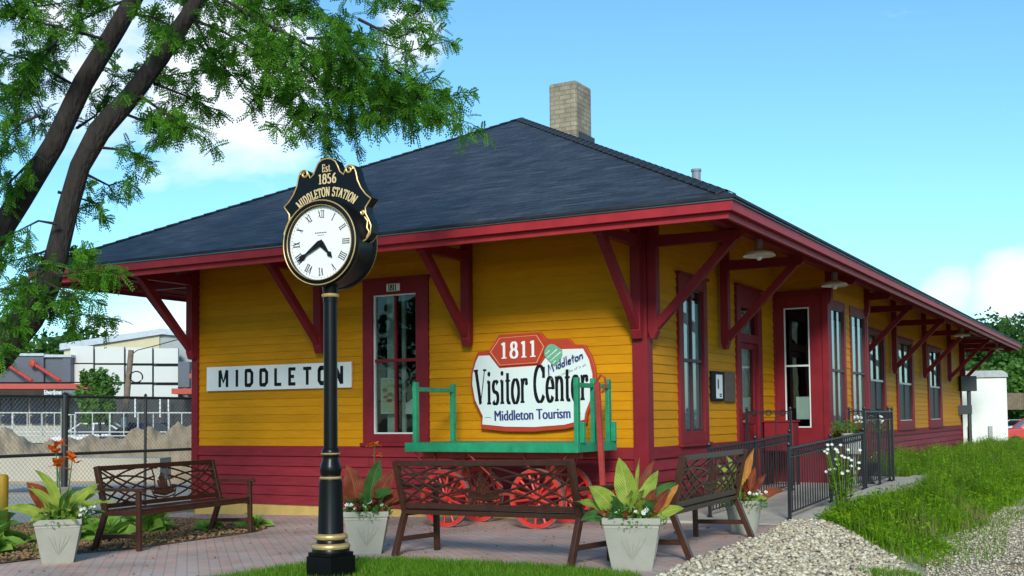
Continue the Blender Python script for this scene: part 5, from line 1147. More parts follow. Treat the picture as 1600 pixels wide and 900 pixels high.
def wig(y): return .16*math.sin(y*1.7)+.10*math.sin(y*3.9+1)
WEED = [(2.15, .1), (2.12, 7.9), (.06, 8.9), (.06, 27), (0.2, 44), (3.7, 44), (3.6, 9), (3.65, 6), (3.55, 4), (3.72, 2.4), (3.35, .6), (3.85, -1.0), (3.75, -2.0), (3.3, -1.3), (2.7, -.45)]
def wn(x, y, k=1.): return math.sin(x*3.1*k+y*1.9*k)*math.cos(y*2.3*k-x*1.1*k)+.6*math.sin(x*7.7*k-y*5.1*k)*math.sin(y*6.3*k+1)
def whf(x, y):
    h = .62+.36*wn(x, y)
    h *= (1-.72*sm(2.75+.3*math.sin(y*2.2), 3.75, x))*(.42+.58*sm(-1.4, 2.5, y))
    if y < 7.6: h *= .50+.50*sm(2.2, 2.9, x)
    if y > 8: h *= .62
    return max(.12, h)
def wd(x, y):
    e = 1-sm(2.9, 3.85, x+.35*math.sin(y*2.7)+.2*math.sin(y*6.1)); f = sm(-2.0, .6, y)
    d = (.16+.84*e)*(.35+.65*f)*(.45+.55*(wn(x, y, .8) > -.35))
    return d*(1 if y < 8 else .5 if y < 16 else .22)
wsamp = poly_sampler(WEED, .0, whf, dens=wd)
scatter_blades('tall_weeds', 85000, wsamp, .26, 1.05, .0055, MT['weed'], 'tall bright green weeds beside the ramp and along the side wall', bend=.75, seed=5)
scatter_blades('tall_weeds', 20000, poly_sampler(WEED, 0, whf, dens=lambda x, y: wd(x, y)*(1 if y > 3.5 and x < 3.1 else .12)), .35, 1.0, .006, MT['weedgrey'], 'grey green feathery weeds along the maroon skirt boards', bend=.9, seed=6)
scatter_blades('dry_weeds', 9000, poly_sampler(WEED, 0, whf, dens=lambda x, y: 1 if wn(x+2, y, .6) > .3 and y < 4 else .15*wd(x, y)), .20, .8, .0034, MT['weeddry'], 'thin dry stalks among the weeds', bend=.6, seed=8)
scatter_blades('low_grass', 14000, poly_sampler([(2.1, .1), (3.0, -1.4), (3.8, -2.2), (4.3, -1.0), (4.0, 2), (4.1, 9), (4.0, 30), (2.0, 30), (2.0, 3)], 0, None, dens=lambda x, y: (.5+.5*(wn(x, y, 1.4) > .2))*(1 if y < 9 else .3)), .03, .16, .004, MT['weed'], 'short ragged grass at the gravel edge', bend=1.0, seed=18)
def leafy(name, n, samp, m, lb, size, hh, seed):
    rs = np.random.default_rng(seed); P = samp(n, rs); z = rs.uniform(.15, 1, n)**.8*hh*P[:, 3]; c = P[:, :3]+np.stack([rs.normal(0, .04, n), rs.normal(0, .04, n), z], 1)
    d = rs.normal(size=(n, 3)); d[:, 2] = np.abs(d[:, 2])*.6; d /= np.linalg.norm(d, axis=1)[:, None]; e = np.cross(d, rs.normal(size=(n, 3))); e /= np.linalg.norm(e, axis=1)[:, None]; l_ = (rs.uniform(.5, 1.2, n)*size)[:, None]
    V = np.stack([c, c+d*l_*.5+e*l_*.22, c+d*l_, c+d*l_*.5-e*l_*.22], 1).reshape(-1, 3); o = npmesh(name, V, np.arange(4*n).reshape(-1, 4), m); return tag(o, lb, None, None, 'stuff')
leafy('weed_leaves', 70000, wsamp, MT['weed'], 'leafy weed clumps beside the ramp', .055, .80, 9)
leafy('weed_flowers', 500, wsamp, MT['petalwhite'], 'small white wildflowers in the weeds', .03, .65, 10)
scatter_blades('ground_grass', 30000, poly_sampler([(4.2, 14), (4.2, 60), (60, 120), (60, 160), (-60, 160), (-9, 60), (.0, 29)], 0, None, dens=lambda x, y: 1 if y < 70 else .4), .10, .24, .03, MT['weed'], 'rough grass beyond the end of the station', bend=.6, seed=11)
scatter_blades('gravel_weeds', 900, poly_sampler([(3.0, -3.2), (3.9, -2.2), (4.2, -4.2), (3.4, -4.6)], .01, None, dens=lambda x, y: 1 if math.hypot(x-3.55, y+2.9) < .28 or math.hypot(x-3.0, y+2.5) < .15 else .03), .04, .14, .004, MT['weed'], 'sparse weeds at the foot of the pebbles', bend=.9, seed=12)

def stones(name, n, samp, s0, s1, m, lb, seed, sink=.3):
    rs = np.random.default_rng(seed); P = samp(n, rs); s = rs.uniform(s0, s1, n)**1.0
    base = np.array([(0, 0, 1), (.8, .2, .55), (.1, .85, .5), (-.8, .1, .5), (-.1, -.8, .55), (.9, -.5, -.1), (.6, .8, -.15), (-.7, .7, -.1), (-.85, -.5, -.1), (.2, -.95, -.2), (0, 0, -.8)], float)
    F0 = np.array([(0, 1, 2), (0, 2, 3), (0, 3, 4), (0, 4, 1), (1, 5, 6), (1, 6, 2), (2, 6, 7), (2, 7, 3), (3, 7, 8), (3, 8, 4), (4, 8, 9), (4, 9, 5), (4, 5, 1), (5, 10, 6), (6, 10, 7), (7, 10, 8), (8, 10, 9), (9, 10, 5)])
    V = base[None]*(1+rs.normal(0, .16, (n, 11, 1)))*np.stack([rs.uniform(.8, 1.35, n), rs.uniform(.7, 1.1, n), rs.uniform(.5, .9, n)], 1)[:, None, :]
    a = rs.uniform(0, 6.28, n); c, s_ = np.cos(a), np.sin(a); x = V[..., 0]*c[:, None]-V[..., 1]*s_[:, None]; y = V[..., 0]*s_[:, None]+V[..., 1]*c[:, None]; b = rs.normal(0, .35, n); cb, sb = np.cos(b), np.sin(b)
    z = V[..., 2]; y, z = y*cb[:, None]-z*sb[:, None], y*sb[:, None]+z*cb[:, None]
    V = np.stack([x, y, z], 2)*s[:, None, None]/2; V += P[:, None, :3]; V[..., 2] += (s*(.5-sink))[:, None]+ (rs.uniform(0, 1, n)*P[:, 3]*.03)[:, None]
    F = (F0[None]+np.arange(n)[:, None, None]*11).reshape(-1, 3); o = npmesh(name, V.reshape(-1, 3), F, m, smooth=False); return tag(o, lb, None, None, 'stuff')
stones('pebbles', 17000, poly_sampler([(x, max(y, -7.2)) for x, y in PEB], .012), .020, .058, MT['pebble'], 'bed of pale rounded pebbles at the foot of the ramp', 3)
stones('gravel_stones', 26000, poly_sampler([(3.45, 6), (3.5, 1), (3.7, -2.2), (4.0, -4.2), (4.5, -5.5), (6.0, -5.5), (6.5, 2), (6.5, 6)], .006), .010, .036, MT['pebble'], 'railway gravel at the right of the weeds', 4)
stones('mulch_chips', 6000, poly_sampler(BED, .01), .02, .06, MT['mulchchip'], 'bark chips covering the planting bed', 5, .4)
for i, (y, lb) in enumerate([(-1.15, 'dark wooden railway sleeper half buried at the right edge, the nearer one'), (-.45, 'dark wooden railway sleeper half buried at the right edge, the farther one')]):
    m_ = MB(); m_.box(0, 2.5, -.11, .11, -.1, .045); o_ = m_.build('railway_sleeper', MT['timber'], bevel=.01); o_.location = (4.38, y-.35, -1.1); o_.rotation_euler = (0, 0, .05); tag(o_, lb, 'railway sleeper', 'sleepers at the right edge')

stones('leaf_litter', 260, poly_sampler([(-4.2, -9), (-4.2, -1), (2.0, -1), (2.1, -9)], .006, None, dens=lambda x, y: .3+.7*(y > -2.2)), .012, .035, MT['mulchchip'], 'scattered bits of bark and leaf on the paving', 15, .45)
# hostas
def hosta(x, y, rad, n, lb, seed):
    random.seed(seed); r = empty('hosta_plant', (x, y, hg(x, y)+.01), 0, lb, 'plant', 'hostas in the mulch bed'); m_ = MB()
    for i in range(n):
        a = random.uniform(0, 6.28); V, Fc = blade(rad*random.uniform(.6, 1.15), rad*.24, random.uniform(.35, 1.25), a, (random.uniform(-.03, .03), random.uniform(-.03, .03), 0), 1.1, n=7, stemf=.25, fold=.3, wave=.004, face=Vector((random.gauss(0, .5), random.gauss(-.4, .5), 1))); m_.add(V, Fc)
    m_.build('leaves', MT['hosta'], r, smooth=True)
for k, (x, y, rd, n, lb) in enumerate([(-5.25, -5.65, .42, 40, 'hosta at the bottom left, in front of the others'), (-6.2, -4.9, .50, 60, 'large hosta beside the yellow bollard'), (-5.7, -4.2, .45, 50, 'hosta behind the leftmost pot'),
     (-5.3, -3.9, .38, 40, 'hosta showing under the left bench, nearest its left end'), (-5.6, -3.0, .40, 44, 'hosta showing through the middle of the left bench'), (-4.75, -1.95, .26, 26, 'small hosta at the right end of the left bench'), (-6.9, -5.6, .5, 50, 'hosta at the left edge of the picture'), (-5.0, -2.55, .24, 24, 'small hosta behind the right leg of the left bench')]):
    hosta(x, y, rd, n, lb, 100+k)
random.seed(11)
# shrub behind the left bench
def leafball(name, c, rx, rz_, n, m, lb, cat, size=.12, seed=1, group=None, trunk=None, shell=.5, par=None):
    rs = np.random.default_rng(seed); 
    k = max(8, n//90); cc = rs.normal(size=(k, 3)); cc /= np.linalg.norm(cc, axis=1)[:, None]; cc *= rs.uniform(shell*.6, .92, (k, 1)); rad = rs.uniform(.16, .34, k)
    idx = rs.integers(0, k, n); q = rs.normal(size=(n, 3)); q /= np.linalg.norm(q, axis=1)[:, None]; q *= rs.uniform(.5, 1, (n, 1))*rad[idx][:, None]; p = (cc[idx]+q)*np.array([rx, rx, rz_])
    d = rs.normal(size=(n, 3)); d[:, 2] = d[:, 2]*.6-.1; d /= np.linalg.norm(d, axis=1)[:, None]; e = np.cross(d, rs.normal(size=(n, 3))); e /= np.linalg.norm(e, axis=1)[:, None]; l_ = (rs.uniform(.6, 1.3, n)*size)[:, None]
    V = np.stack([p-d*l_*.5, p+e*l_*.3, p+d*l_*.5, p-e*l_*.3], 1).reshape(-1, 3); o = npmesh('crown' if par or trunk else name, V, np.arange(4*n).reshape(-1, 4), m, par); 
    return o
def tree(name, base, h, rx, rz_, n, m, lb, cat='tree', size=.3, seed=1, group=None, tr=.2):
    r = empty(name, base, 0, lb, cat, group); o = leafball('crown', 0, rx, rz_, n, m, lb, cat, size, seed, par=r); o.location = (0, 0, h-rz_*.95)
    t = MB(); rs = random.Random(seed); t.tube([(0, 0, -.2), (.05, 0, h*.25), (0, .05, h*.55), (0, 0, h*.8)], [tr, tr*.8, tr*.55, tr*.2], 8)
    for k in range(7):
        a = rs.uniform(0, 6.28); z0 = h*rs.uniform(.25, .6); t.tube([(0, 0, z0), (math.cos(a)*rx*.35, math.sin(a)*rx*.35, z0+h*.12), (math.cos(a)*rx*.65, math.sin(a)*rx*.65, z0+h*.26)], [tr*.4, tr*.25, tr*.08], 6)
    t.build('trunk', MT['bark'], r, smooth=True); return r

# ------------------------------------------------------------------ honey locust on the left
def locust():
    D0 = 11.2; gb = at(-210, 830, D0); base = Vector((gb.x, gb.y, hg(gb.x, gb.y)))
    r = empty('honey_locust', base, 0, 'large honey locust with leaning dark limbs and feathery leaves overhanging the left of the roof', 'tree')
    def pt(x, y, dd=0): return at(x, y, D0+dd)-base
    t = MB()
    t.tube([Vector((0, 0, -.1)), pt(-190, 720), pt(-120, 640), pt(-60, 590), pt(0, 545)], [.30, .25, .22, .20, .19], 14)
    t.tube([pt(0, 545), pt(45, 495), pt(72, 450), pt(88, 400), pt(105, 330), pt(125, 260), pt(155, 205), pt(205, 150), pt(250, 90), pt(290, 30), pt(350, -60), pt(430, -150)], [.175, .15, .125, .108, .100, .096, .108, .096, .088, .078, .065, .04], 16)
    t.tube([pt(-120, 640), pt(-80, 500, .3), pt(-20, 390, .3), (pt(30, 315, .3)), pt(85, 225, .3), pt(130, 130, .3), pt(185, 40, .3), pt(225, -30, .3), pt(290, -150, .3)], [.175, .14, .125, .112, .105, .100, .092, .082, .06], 16)
    tr = t.build('trunk', MT['bark'], r, smooth=True)
    br = MB(); paths = []
    B = [  # main twigs with px paths, depth offset, density
     ([(300, -30), (420, 40), (520, 90), (600, 130), (680, 165), (718, 188)], -.3, 1.2), ([(350, -50), (480, 20), (570, 60), (640, 80), (690, 66)], .4, 1), ([(400, 30), (440, 90), (470, 150), (495, 195), (508, 232)], .2, 1.3),
     ([(450, 60), (540, 120), (600, 160), (650, 200)], 0, 1.1), ([(520, -30), (600, 5), (640, -5), (684, 14)], .5, 1), ([(300, 30), (350, 50), (400, 80), (450, 110)], -.5, 1.1), ([(420, 90), (410, 140), (385, 168)], -.2, .8),
     ([(540, 110), (550, 165), (556, 205)], .3, .8), ([(600, 100), (660, 135), (705, 150)], .1, 1.1), ([(430, 120), (460, 180), (445, 200)], -.4, 1), ([(560, 30), (620, 60), (655, 45)], -.3, .8), ([(330, -20), (420, 15), (500, 0)], 0, 1.3),
     ([(480, 60), (520, 60), (560, 90), (600, 95)], -.6, 1.2), ([(470, 100), (510, 140), (530, 180)], -.1, 1.2), ([(370, 40), (400, 60), (430, 60), (470, 80)], .6, 1.2), ([(560, 110), (610, 130), (650, 165), (690, 185)], .5, 1.1), ([(500, 130), (560, 150), (600, 185)], -.5, 1.1),
     ([(300, 20), (325, 75), (345, 118)], .3, .8), ([(300, 60), (340, 95), (370, 125)], -.3, .8), ([(240, 130), (290, 150), (330, 170)], .1, 1.1), ([(220, 150), (270, 185), (320, 205)], -.4, 1.1), ([(200, 180), (240, 195), (290, 200)], .5, .9), ([(150, 230), (200, 235), (238, 256)], 0, .7), ([(200, 110), (250, 120), (310, 110)], .6, 1.0),
     ([(110, 130), (50, 95), (0, 80)], .2, 1.0), ([(160, 60), (80, 40), (10, 20)], -.3, 1.2), ([(220, -10), (150, 20), (90, 50), (50, 110)], .4, 1.1), ([(60, 180), (30, 195), (0, 230)], -.2, .9), ([(120, 200), (150, 180), (180, 120)], .5, .6), ([(90, 60), (40, 130), (20, 180)], 0, 1.0), ([(20, -20), (60, 10), (130, 0)], .1, 1.3), ([(200, 20), (250, 30), (290, 60)], -.5, 1.1), ([(250, -10), (300, 0), (360, 10)], .3, 1.3), ([(0, 130), (40, 150), (70, 200)], .5, .9),
     ([(90, 300), (125, 310), (158, 320)], .2, .35), ([(90, 350), (60, 345), (10, 370)], -.2, .4), ([(130, 270), (170, 290), (195, 282)], .4, .3), ([(60, 240), (20, 280), (0, 300)], 0, .5),
     ([(80, 415), (40, 440), (0, 455)], -.3, 1.0), ([(85, 430), (130, 425), (185, 422)], -.4, .8), ([(60, 460), (90, 480), (160, 500)], .2, .9), ([(60, 440), (20, 470), (0, 500)], .1, 1.1), ([(50, 470), (30, 500), (0, 520)], -.4, .9), ([(80, 400), (110, 400), (150, 400)], .1, .6), ([(90, 385), (50, 400), (10, 410)], .3, .5), ([(70, 440), (100, 455), (120, 470)], -.3, 1.0)]
    for sd_, (pxs, dd, dens) in enumerate(B):
        pts = [pt(x, y, dd*(1+.4*i)) for i, (x, y) in enumerate(pxs)]; paths.append((pts, dens, 24)); k = len(pts); br.tube(pts, list(np.linspace(.017, .004, k)), 5)
    # crown above the picture
    rs = random.Random(4)
    for k in range(34):
        x = rs.uniform(-500, 560); y = rs.uniform(-520, -60); d_ = rs.uniform(-2.2, 2.2); pts = [pt(x*.6+60, y*.5-40, d_*.4), pt(x*.85+30, y*.8-30, d_*.8), pt(x, y, d_)]; paths.append((pts, 1.6, 14)); br.tube(pts, [.03, .02, .006], 5)
    for k in range(12):
        x = rs.uniform(-500, -60); y = rs.uniform(-40, 420); d_ = rs.uniform(-2, 2); pts = [pt(x*.4-60, y, d_*.4), pt(x, y, d_)]; paths.append((pts, 1.4, 14)); br.tube(pts, [.02, .006], 5)
    # compound leaves
    rn = np.random.default_rng(21); Q = []; A = []; Dn = []
    for pts, dens, base_n in paths:
        P = np.array([tuple(p) for p in pts]); seg = np.linalg.norm(np.diff(P, axis=0), axis=1); Lt = seg.sum(); n = int(Lt*dens*14)+3
        for i in range(n):
            s = rn.uniform(.12, 1)*Lt; j = min(np.searchsorted(np.cumsum(seg), s), len(seg)-1); q = P[j]+(P[j+1]-P[j])*min(1, max(0, (s-(np.cumsum(seg)[j]-seg[j]))/seg[j])); ax = (P[j+1]-P[j])/seg[j]
            d = ax*.7+rn.normal(size=3)*.8; d[2] -= .25; d /= np.linalg.norm(d); tl = rn.uniform(.10, .32); e = q+d*tl; br.tube([Vector(q), Vector(q+d*tl*.5+np.array([0, 0, .02])), Vector(e)], [.005, .004, .002], 3, cap=False)
            m = int(4+tl*46)
            for k in range(m):
                u = rn.uniform(.1, 1.05); Q.append(q+d*tl*u); a_ = d*.5+rn.normal(size=3)*.75; a_[2] -= .28; a_ /= np.linalg.norm(a_); A.append(a_)
    Q = np.array(Q); A = np.array(A); n = len(Q); npair = 7; Lr = rn.uniform(.09, .16, n); Nn = np.cross(A, rn.normal(size=(n, 3))); Nn /= np.linalg.norm(Nn, axis=1)[:, None]; S_ = np.cross(A, Nn)
    Vs = []
    for k in range(npair):
        t = (k+.8)/npair; drop = np.zeros((n, 3)); drop[:, 2] = -.25*(t**2)*Lr; c = Q+A*(Lr*t)[:, None]+drop; lw = .0125; ll = (.034*(1-.35*abs(t-.5)*2))
        for sg_ in (1, -1):
            ld = (S_*sg_+A*.45); ld[:, 2] -= .15; ld /= np.linalg.norm(ld, axis=1)[:, None]; ld = ld*ll*rn.uniform(.8, 1.3, (n, 1)); wv = A*lw
            Vs.append(np.stack([c, c+ld*.5+wv*.8, c+ld, c+ld*.5-wv*.8], 1))
    V = np.concatenate([v.reshape(-1, 3) for v in Vs], 0); npmesh('foliage', V, np.arange(len(V)).reshape(-1, 4), MT['leaf'], r); br.build('branches', MT['bark'], r)
    print('locust compound leaves', n, 'quads', len(V)//4)
locust()

# ------------------------------------------------------------------ chain link fence and bollard
fx = -8.95
fr = empty('wire_fence', (fx, -6, hg(fx, 0)), 0, 'chain link fence with dark rails running left from the station behind the planting bed', 'fence')
z0 = 0; y0, y1 = -4.0, 7.5+6; zt, zm = 1.90, 1.02
m_ = MB(); m_.tube([(0, y0, zt), (0, y1, zt)], .021, 8); m_.build('rail', MT['darkpost'], fr)
m_ = MB(); m_.tube([(0, y0, zm), (0, y1, zm)], .024, 8); m_.build('rail', MT['darkpost'], fr)
for y, rr in ((4.45, .05), (6.06, .024), (1.9, .03), (9.4, .03), (12, .03)):
    m_ = MB(); m_.lathe([(rr, -.2), (rr, zt+.03), (rr*1.2, zt+.04), (rr*.3, zt+.07)], 10, c=(0, y, 0)); m_.build('post', MT['darkpost'], fr)
V = []; F = []; pit = .075; wr = .0032
for sg_ in (1, -1):
    k = y0-zt
    while k < y1:
        a0 = k if sg_ > 0 else k+zt; ya_, za_, yb_, zb_ = (k, .03, k+zt, zt) if sg_ > 0 else (k+zt, .03, k, zt)
        # clip to y0..y1
        def cl(ya_, za_, yb_, zb_):
            pts = []
            for t in np.linspace(0, 1, 2): pts.append((ya_+(yb_-ya_)*t, za_+(zb_-za_)*t))
            return pts
        (ya2, za2), (yb2, zb2) = cl(ya_, za_, yb_, zb_)
        def clip(ya, za, yb, zb, lim, hi):
            if hi:
                if ya > lim and yb > lim: return None
                if ya > lim: t = (lim-yb)/(ya-yb); return (lim, zb+(za-zb)*t, yb, zb)
                if yb > lim: t = (lim-ya)/(yb-ya); return (ya, za, lim, za+(zb-za)*t)
            else:
                if ya < lim and yb < lim: return None
                if ya < lim: t = (lim-yb)/(ya-yb); return (lim, zb+(za-zb)*t, yb, zb)
                if yb < lim: t = (lim-ya)/(yb-ya); return (ya, za, lim, za+(zb-za)*t)
            return (ya, za, yb, zb)
        c_ = clip(ya2, za2, yb2, zb2, y0, False)
        if c_: c_ = clip(*c_, y1, True)
        if c_:
            ya, za_2, yb, zb_2 = c_; b = len(V); o_ = .003*sg_
            for (yy, zz) in ((ya, za_2), (yb, zb_2)): V += [(o_, yy, zz+wr), (o_, yy, zz-wr), (o_+wr, yy, zz)]
            F += [(b, b+1, b+4, b+3), (b+1, b+2, b+5, b+4), (b+2, b, b+3, b+5)]
        k += pit
npmesh('wire_mesh', V, F, MT['chain'], fr)
p = at(4, 797, 13.3); g = hg(p.x, p.y)
m_ = MB(); m_.lathe([(.062, 0), (.062, .80), (.058, .83), (.04, .845), (.01, .85)], 18); tag(m_.build('bollard', MT['yellowpost'], loc=(p.x, p.y, g), smooth=True), 'chipped yellow steel bollard at the left edge of the picture', 'bollard')

# ------------------------------------------------------------------ background on the left
def zc_(p): return hg(p.x, p.y)
def frame_at(px, py, D, rz): p = at(px, py, D); return Vector((p.x, p.y, zc_(p)))
# generic oriented box from photo rectangle at distance D, facing the camera
def prect(m_, x0, y0, x1, y1, D, thick, org, toff=0):
    a_ = at(x0, y1, D-toff)-org; b_ = at(x1, y1, D-toff)-org; c_ = at(x1, y0, D-toff)-org; d_ = at(x0, y0, D-toff)-org; n_ = Vector((FW.x, FW.y, 0)).normalized()*thick
    m_.add([a_, b_, c_, d_, a_+n_, b_+n_, c_+n_, d_+n_], [(0, 1, 2, 3), (4, 7, 6, 5), (0, 4, 5, 1), (1, 5, 6, 2), (2, 6, 7, 3), (3, 7, 4, 0)])
MT['slate'] = stretch(mat('slate_corrugated_cladding', (.085, .10, .125), .5, scale=3, var=.15), (1, 1, 12)); MT['lslate'] = stretch(mat('pale_corrugated_cladding', (.30, .33, .33), .5, scale=3, var=.15), (1, 1, 12))
MT['panelw'] = mat('off_white_panels', (.55, .56, .53), .6, var=.04, scale=.5); MT['cream'] = mat('cream_render', (.55, .48, .32), .8, var=.06, scale=1); MT['roofedge'] = mat('pale_blue_metal_roof_edge', (.42, .47, .52), .45, metal=.2)
MT['awning'] = mat('orange_red_awning', (.42, .062, .040), .5, var=.1); MT['wall'] = mat('pale_block_wall', (.42, .40, .34), .85, var=.1, scale=2); MT['teal'] = mat('dark_teal_sign', (.012, .05, .065), .4)
MT['dglass'] = mat('dark_shop_glass', (.012, .018, .035), .06, spec=.8); MT['bluecar'] = mat('dark_blue_car_paint', (.02, .035, .085), .25, coat=.6); MT['redcar'] = mat('red_car_paint', (.55, .03, .03), .25, coat=.6); MT['whitecar'] = mat('white_car_paint', (.65, .65, .65), .25, coat=.6)
def ppoly(m_, pts, D, thick, org, toff=0):
    n_ = Vector((FW.x, FW.y, 0)).normalized()*thick; P = [at(x, y, D-toff)-org for x, y in pts]; n = len(P); m_.add(P+[p+n_ for p in P], [tuple(range(n)), tuple(range(2*n-1, n-1, -1))]+[(i, i+n, (i+1) % n+n, (i+1) % n) for i in range(n)])
D = 58; org = frame_at(150, 690, D, 0)
bd = empty('shop_building', org, 0, 'modern shops with big white panels, slate cladding and orange red awnings', 'building')
m_ = MB(); ppoly(m_, [(100, 640), (100, 545), (249, 520), (249, 640)], D, 12, org, .6); m_.build('wall', MT['cream'], bd)
m_ = MB(); ppoly(m_, [(249, 640), (249, 520), (420, 536), (420, 640)], D, 12, org, .5); m_.build('side_cladding', MT['lslate'], bd)
m_ = MB(); a_ = [at(93, 537, D-.8), at(253, 513, D-.8), at(253, 522, D-.8), at(93, 547, D-.8)]; b_ = [at(420, 529, D-.8), at(420, 538, D-.8)]; n_ = Vector((FW.x, FW.y, 0)).normalized()*16
m_.add([p-org for p in a_]+[p-org+n_ for p in a_], [(0, 1, 2, 3), (4, 7, 6, 5), (0, 4, 5, 1), (3, 2, 6, 7), (0, 3, 7, 4), (1, 5, 6, 2)])
a2 = [a_[1]+n_*.001, b_[0], b_[1], a_[2]+n_*.001]; m_.add([p-org for p in a2]+[p-org+n_ for p in a2], [(0, 1, 2, 3), (4, 7, 6, 5), (0, 4, 5, 1), (3, 2, 6, 7), (1, 5, 6, 2)]); m_.build('roof', MT['roofedge'], bd)
cols = [(110, 145.5), (148.5, 193.5), (196.5, 237.5), (240.5, 278)]; rows = [(540.5, 567), (569, 596.5), (598.5, 622.5)]
for i, (x0, x1) in enumerate(cols):
    m_ = MB()
    for j, (ya_, yb_) in enumerate(rows): prect(m_, x0, ya_+(i-0)*1.2, x1, yb_+i*.3, D, .2, org, 1.6)
    m_.build('white_panel', MT['panelw'], bd)
m_ = MB(); prect(m_, 112, 545, 277, 622, D, .1, org, 1.25); m_.build('panel_frame', MT['darkpost'], bd)
m_ = MB(); prect(m_, -180, 555, 68, 597, D, 8, org, 2.2); prect(m_, 68, 557, 98, 597, D, 8, org, 2.0); m_.build('slate_cladding', MT['slate'], bd)
m_ = MB(); prect(m_, 98, 558, 110, 597, D, 8, org, 2.1); prect(m_, 278, 565, 296, 605, D, 3, org, 2.0); prect(m_, 296, 578, 420, 612, D, 3, org, 1.8); m_.build('dark_cladding', MT['slate'], bd)
m_ = MB(); prect(m_, -182, 552, 68, 556, D, 8.2, org, 2.3); prect(m_, 68, 554, 111, 558, D, 8.2, org, 2.2); m_.build('parapet', MT['roofedge'], bd)
for (x0, ya_, x1, yb_) in ((-182, 599.5, 138, 607.5), (268, 607, 420, 615.5), (296, 584, 420, 591)):
    m_ = MB(); prect(m_, x0, ya_, x1, yb_, D, 3.0, org, 4.0); m_.build('awning', MT['awning'], bd)
for x0 in (-50, 8, 52):
    m_ = MB(); m_.tube([at(x0, 568, D-2.4)-org, at(x0+42, 595, D-3.9)-org], .09, 6); m_.lathe([(.05, -.02), (.2, 0), (.2, .1), (.1, .14)], 10, T=Matrix.Translation(at(x0, 568, D-2.5)-org) @ Matrix.Rotation(math.pi/2, 4, 'X')); m_.build('awning_strut', MT['awning'], bd)
for (x0, x1) in ((-60, -41), (-38, -20), (-17, 0), (3, 17), (20, 42), (47, 69), (72, 92)):
    m_ = MB(); prect(m_, x0, 618, x1, 648, D, .1, org, 2.1); prect(m_, x0, 650, x1, 662, D, .1, org, 2.1); m_.build('window', MT['dglass'], bd)
m_ = MB(); prect(m_, -180, 606, 100, 692, D, .3, org, 1.9); m_.build('shopfront', MT['wall'], bd)
m_ = MB(); prect(m_, 108, 624, 420, 640, D, .3, org, 1.95); prect(m_, 108, 640, 420, 690, D, .3, org, 1.95); m_.build('carport_back', MT['darkpost'], bd)
for x in (210, 249, 262, 300):
    m_ = MB(); prect(m_, x, 622, x+2, 652, D, .1, org, 2.6); m_.build('column', MT['white'], bd)
m_ = MB(); prect(m_, 69.5, 609, 119, 617.5, D, .15, org, 4.4); sgn_ = m_.build('shop_sign', MT['teal'], bd)
hm = Matrix.Translation(at(82.5, 613.2, D-4.45)-org) @ Matrix.Rotation(YAW, 4, 'Z') @ FRONT
fontmesh('EdwardJones', .30, MT['white'], 'lettering', sgn_, hm, sx=.53*1.0, bold=.006)
fontmesh('INVESTMENTS', .22, MT['greymetal'], 'lettering', sgn_, Matrix.Translation(at(107.5, 613.2, D-4.45)-org) @ Matrix.Rotation(YAW, 4, 'Z') @ FRONT, sx=.42)

# site fence of pale metal panels
D = 42; org = frame_at(110, 690, D, 0); sf = empty('site_fence', org, 0, 'pale galvanised panel fence behind the sand piles', 'fence'); 
xs_ = [-60, -20, 20, 66, 105, 118, 172, 216, 264, 305, 350]; m_ = MB()
for i in range(len(xs_)-1):
    x0, x1 = xs_[i], xs_[i+1]-1; dd = D+.25*(i % 2); y_ = 645 if i != 4 else 648
    m_ = MB(); q_ = [at(x0, y_, dd)-org, at(x1, y_, dd)-org, at(x1, 681, dd)-org, at(x0, 681, dd)-org]; m_.tube(q_+[q_[0]], .03, 6); m_.tube([at(x0, 675, dd)-org, at(x1, 675, dd)-org], .022, 6); m_.tube([at((x0+x1)/2, y_, dd)-org, at((x0+x1)/2, 681, dd)-org], .018, 6); m_.build('fence_panel', MT['panelw'], sf)
# utility pole with cable
D = 50; p = at(193, 680, D); base = Vector((p.x, p.y, zc_(p)))
pole = empty('utility_pole', base, 0, 'leaning bare wooden utility pole with a looped cable in front of the white panels', 'pole')
m_ = MB(); m_.tube([at(192, 684, D)-base, at(205, 547, D)-base], [.15, .12], 12); m_.build('shaft', MT['timber'], pole, smooth=True)
m_ = MB(); cc = at(213, 589, D-.3)-base; m_.tube([cc+RT*(.26*math.cos(t))*1.05+UP*(.24*math.sin(t)) for t in np.linspace(-.5, 5.6, 30)], .03, 6)
m_.v = [tuple(v) for v in m_.v]; m_.tube([at(203, 556, D)-base, at(215, 547, D)-base, at(240, 541, D)-base, at(290, 527, D)-base], .02, 5); m_.build('cable', MT['ink'], pole)
m_ = MB(); prect(m_, 189, 652, 197, 668, D, .3, base, .4); m_.build('meter_box', MT['greymetal'], pole)
tree('young_tree', frame_at(155, 690, 47, 0), 3.9, .85, 1.45, 5200, MT['leafdist'], 'small conical green tree in front of the white panels', size=.20, seed=5, tr=.06)
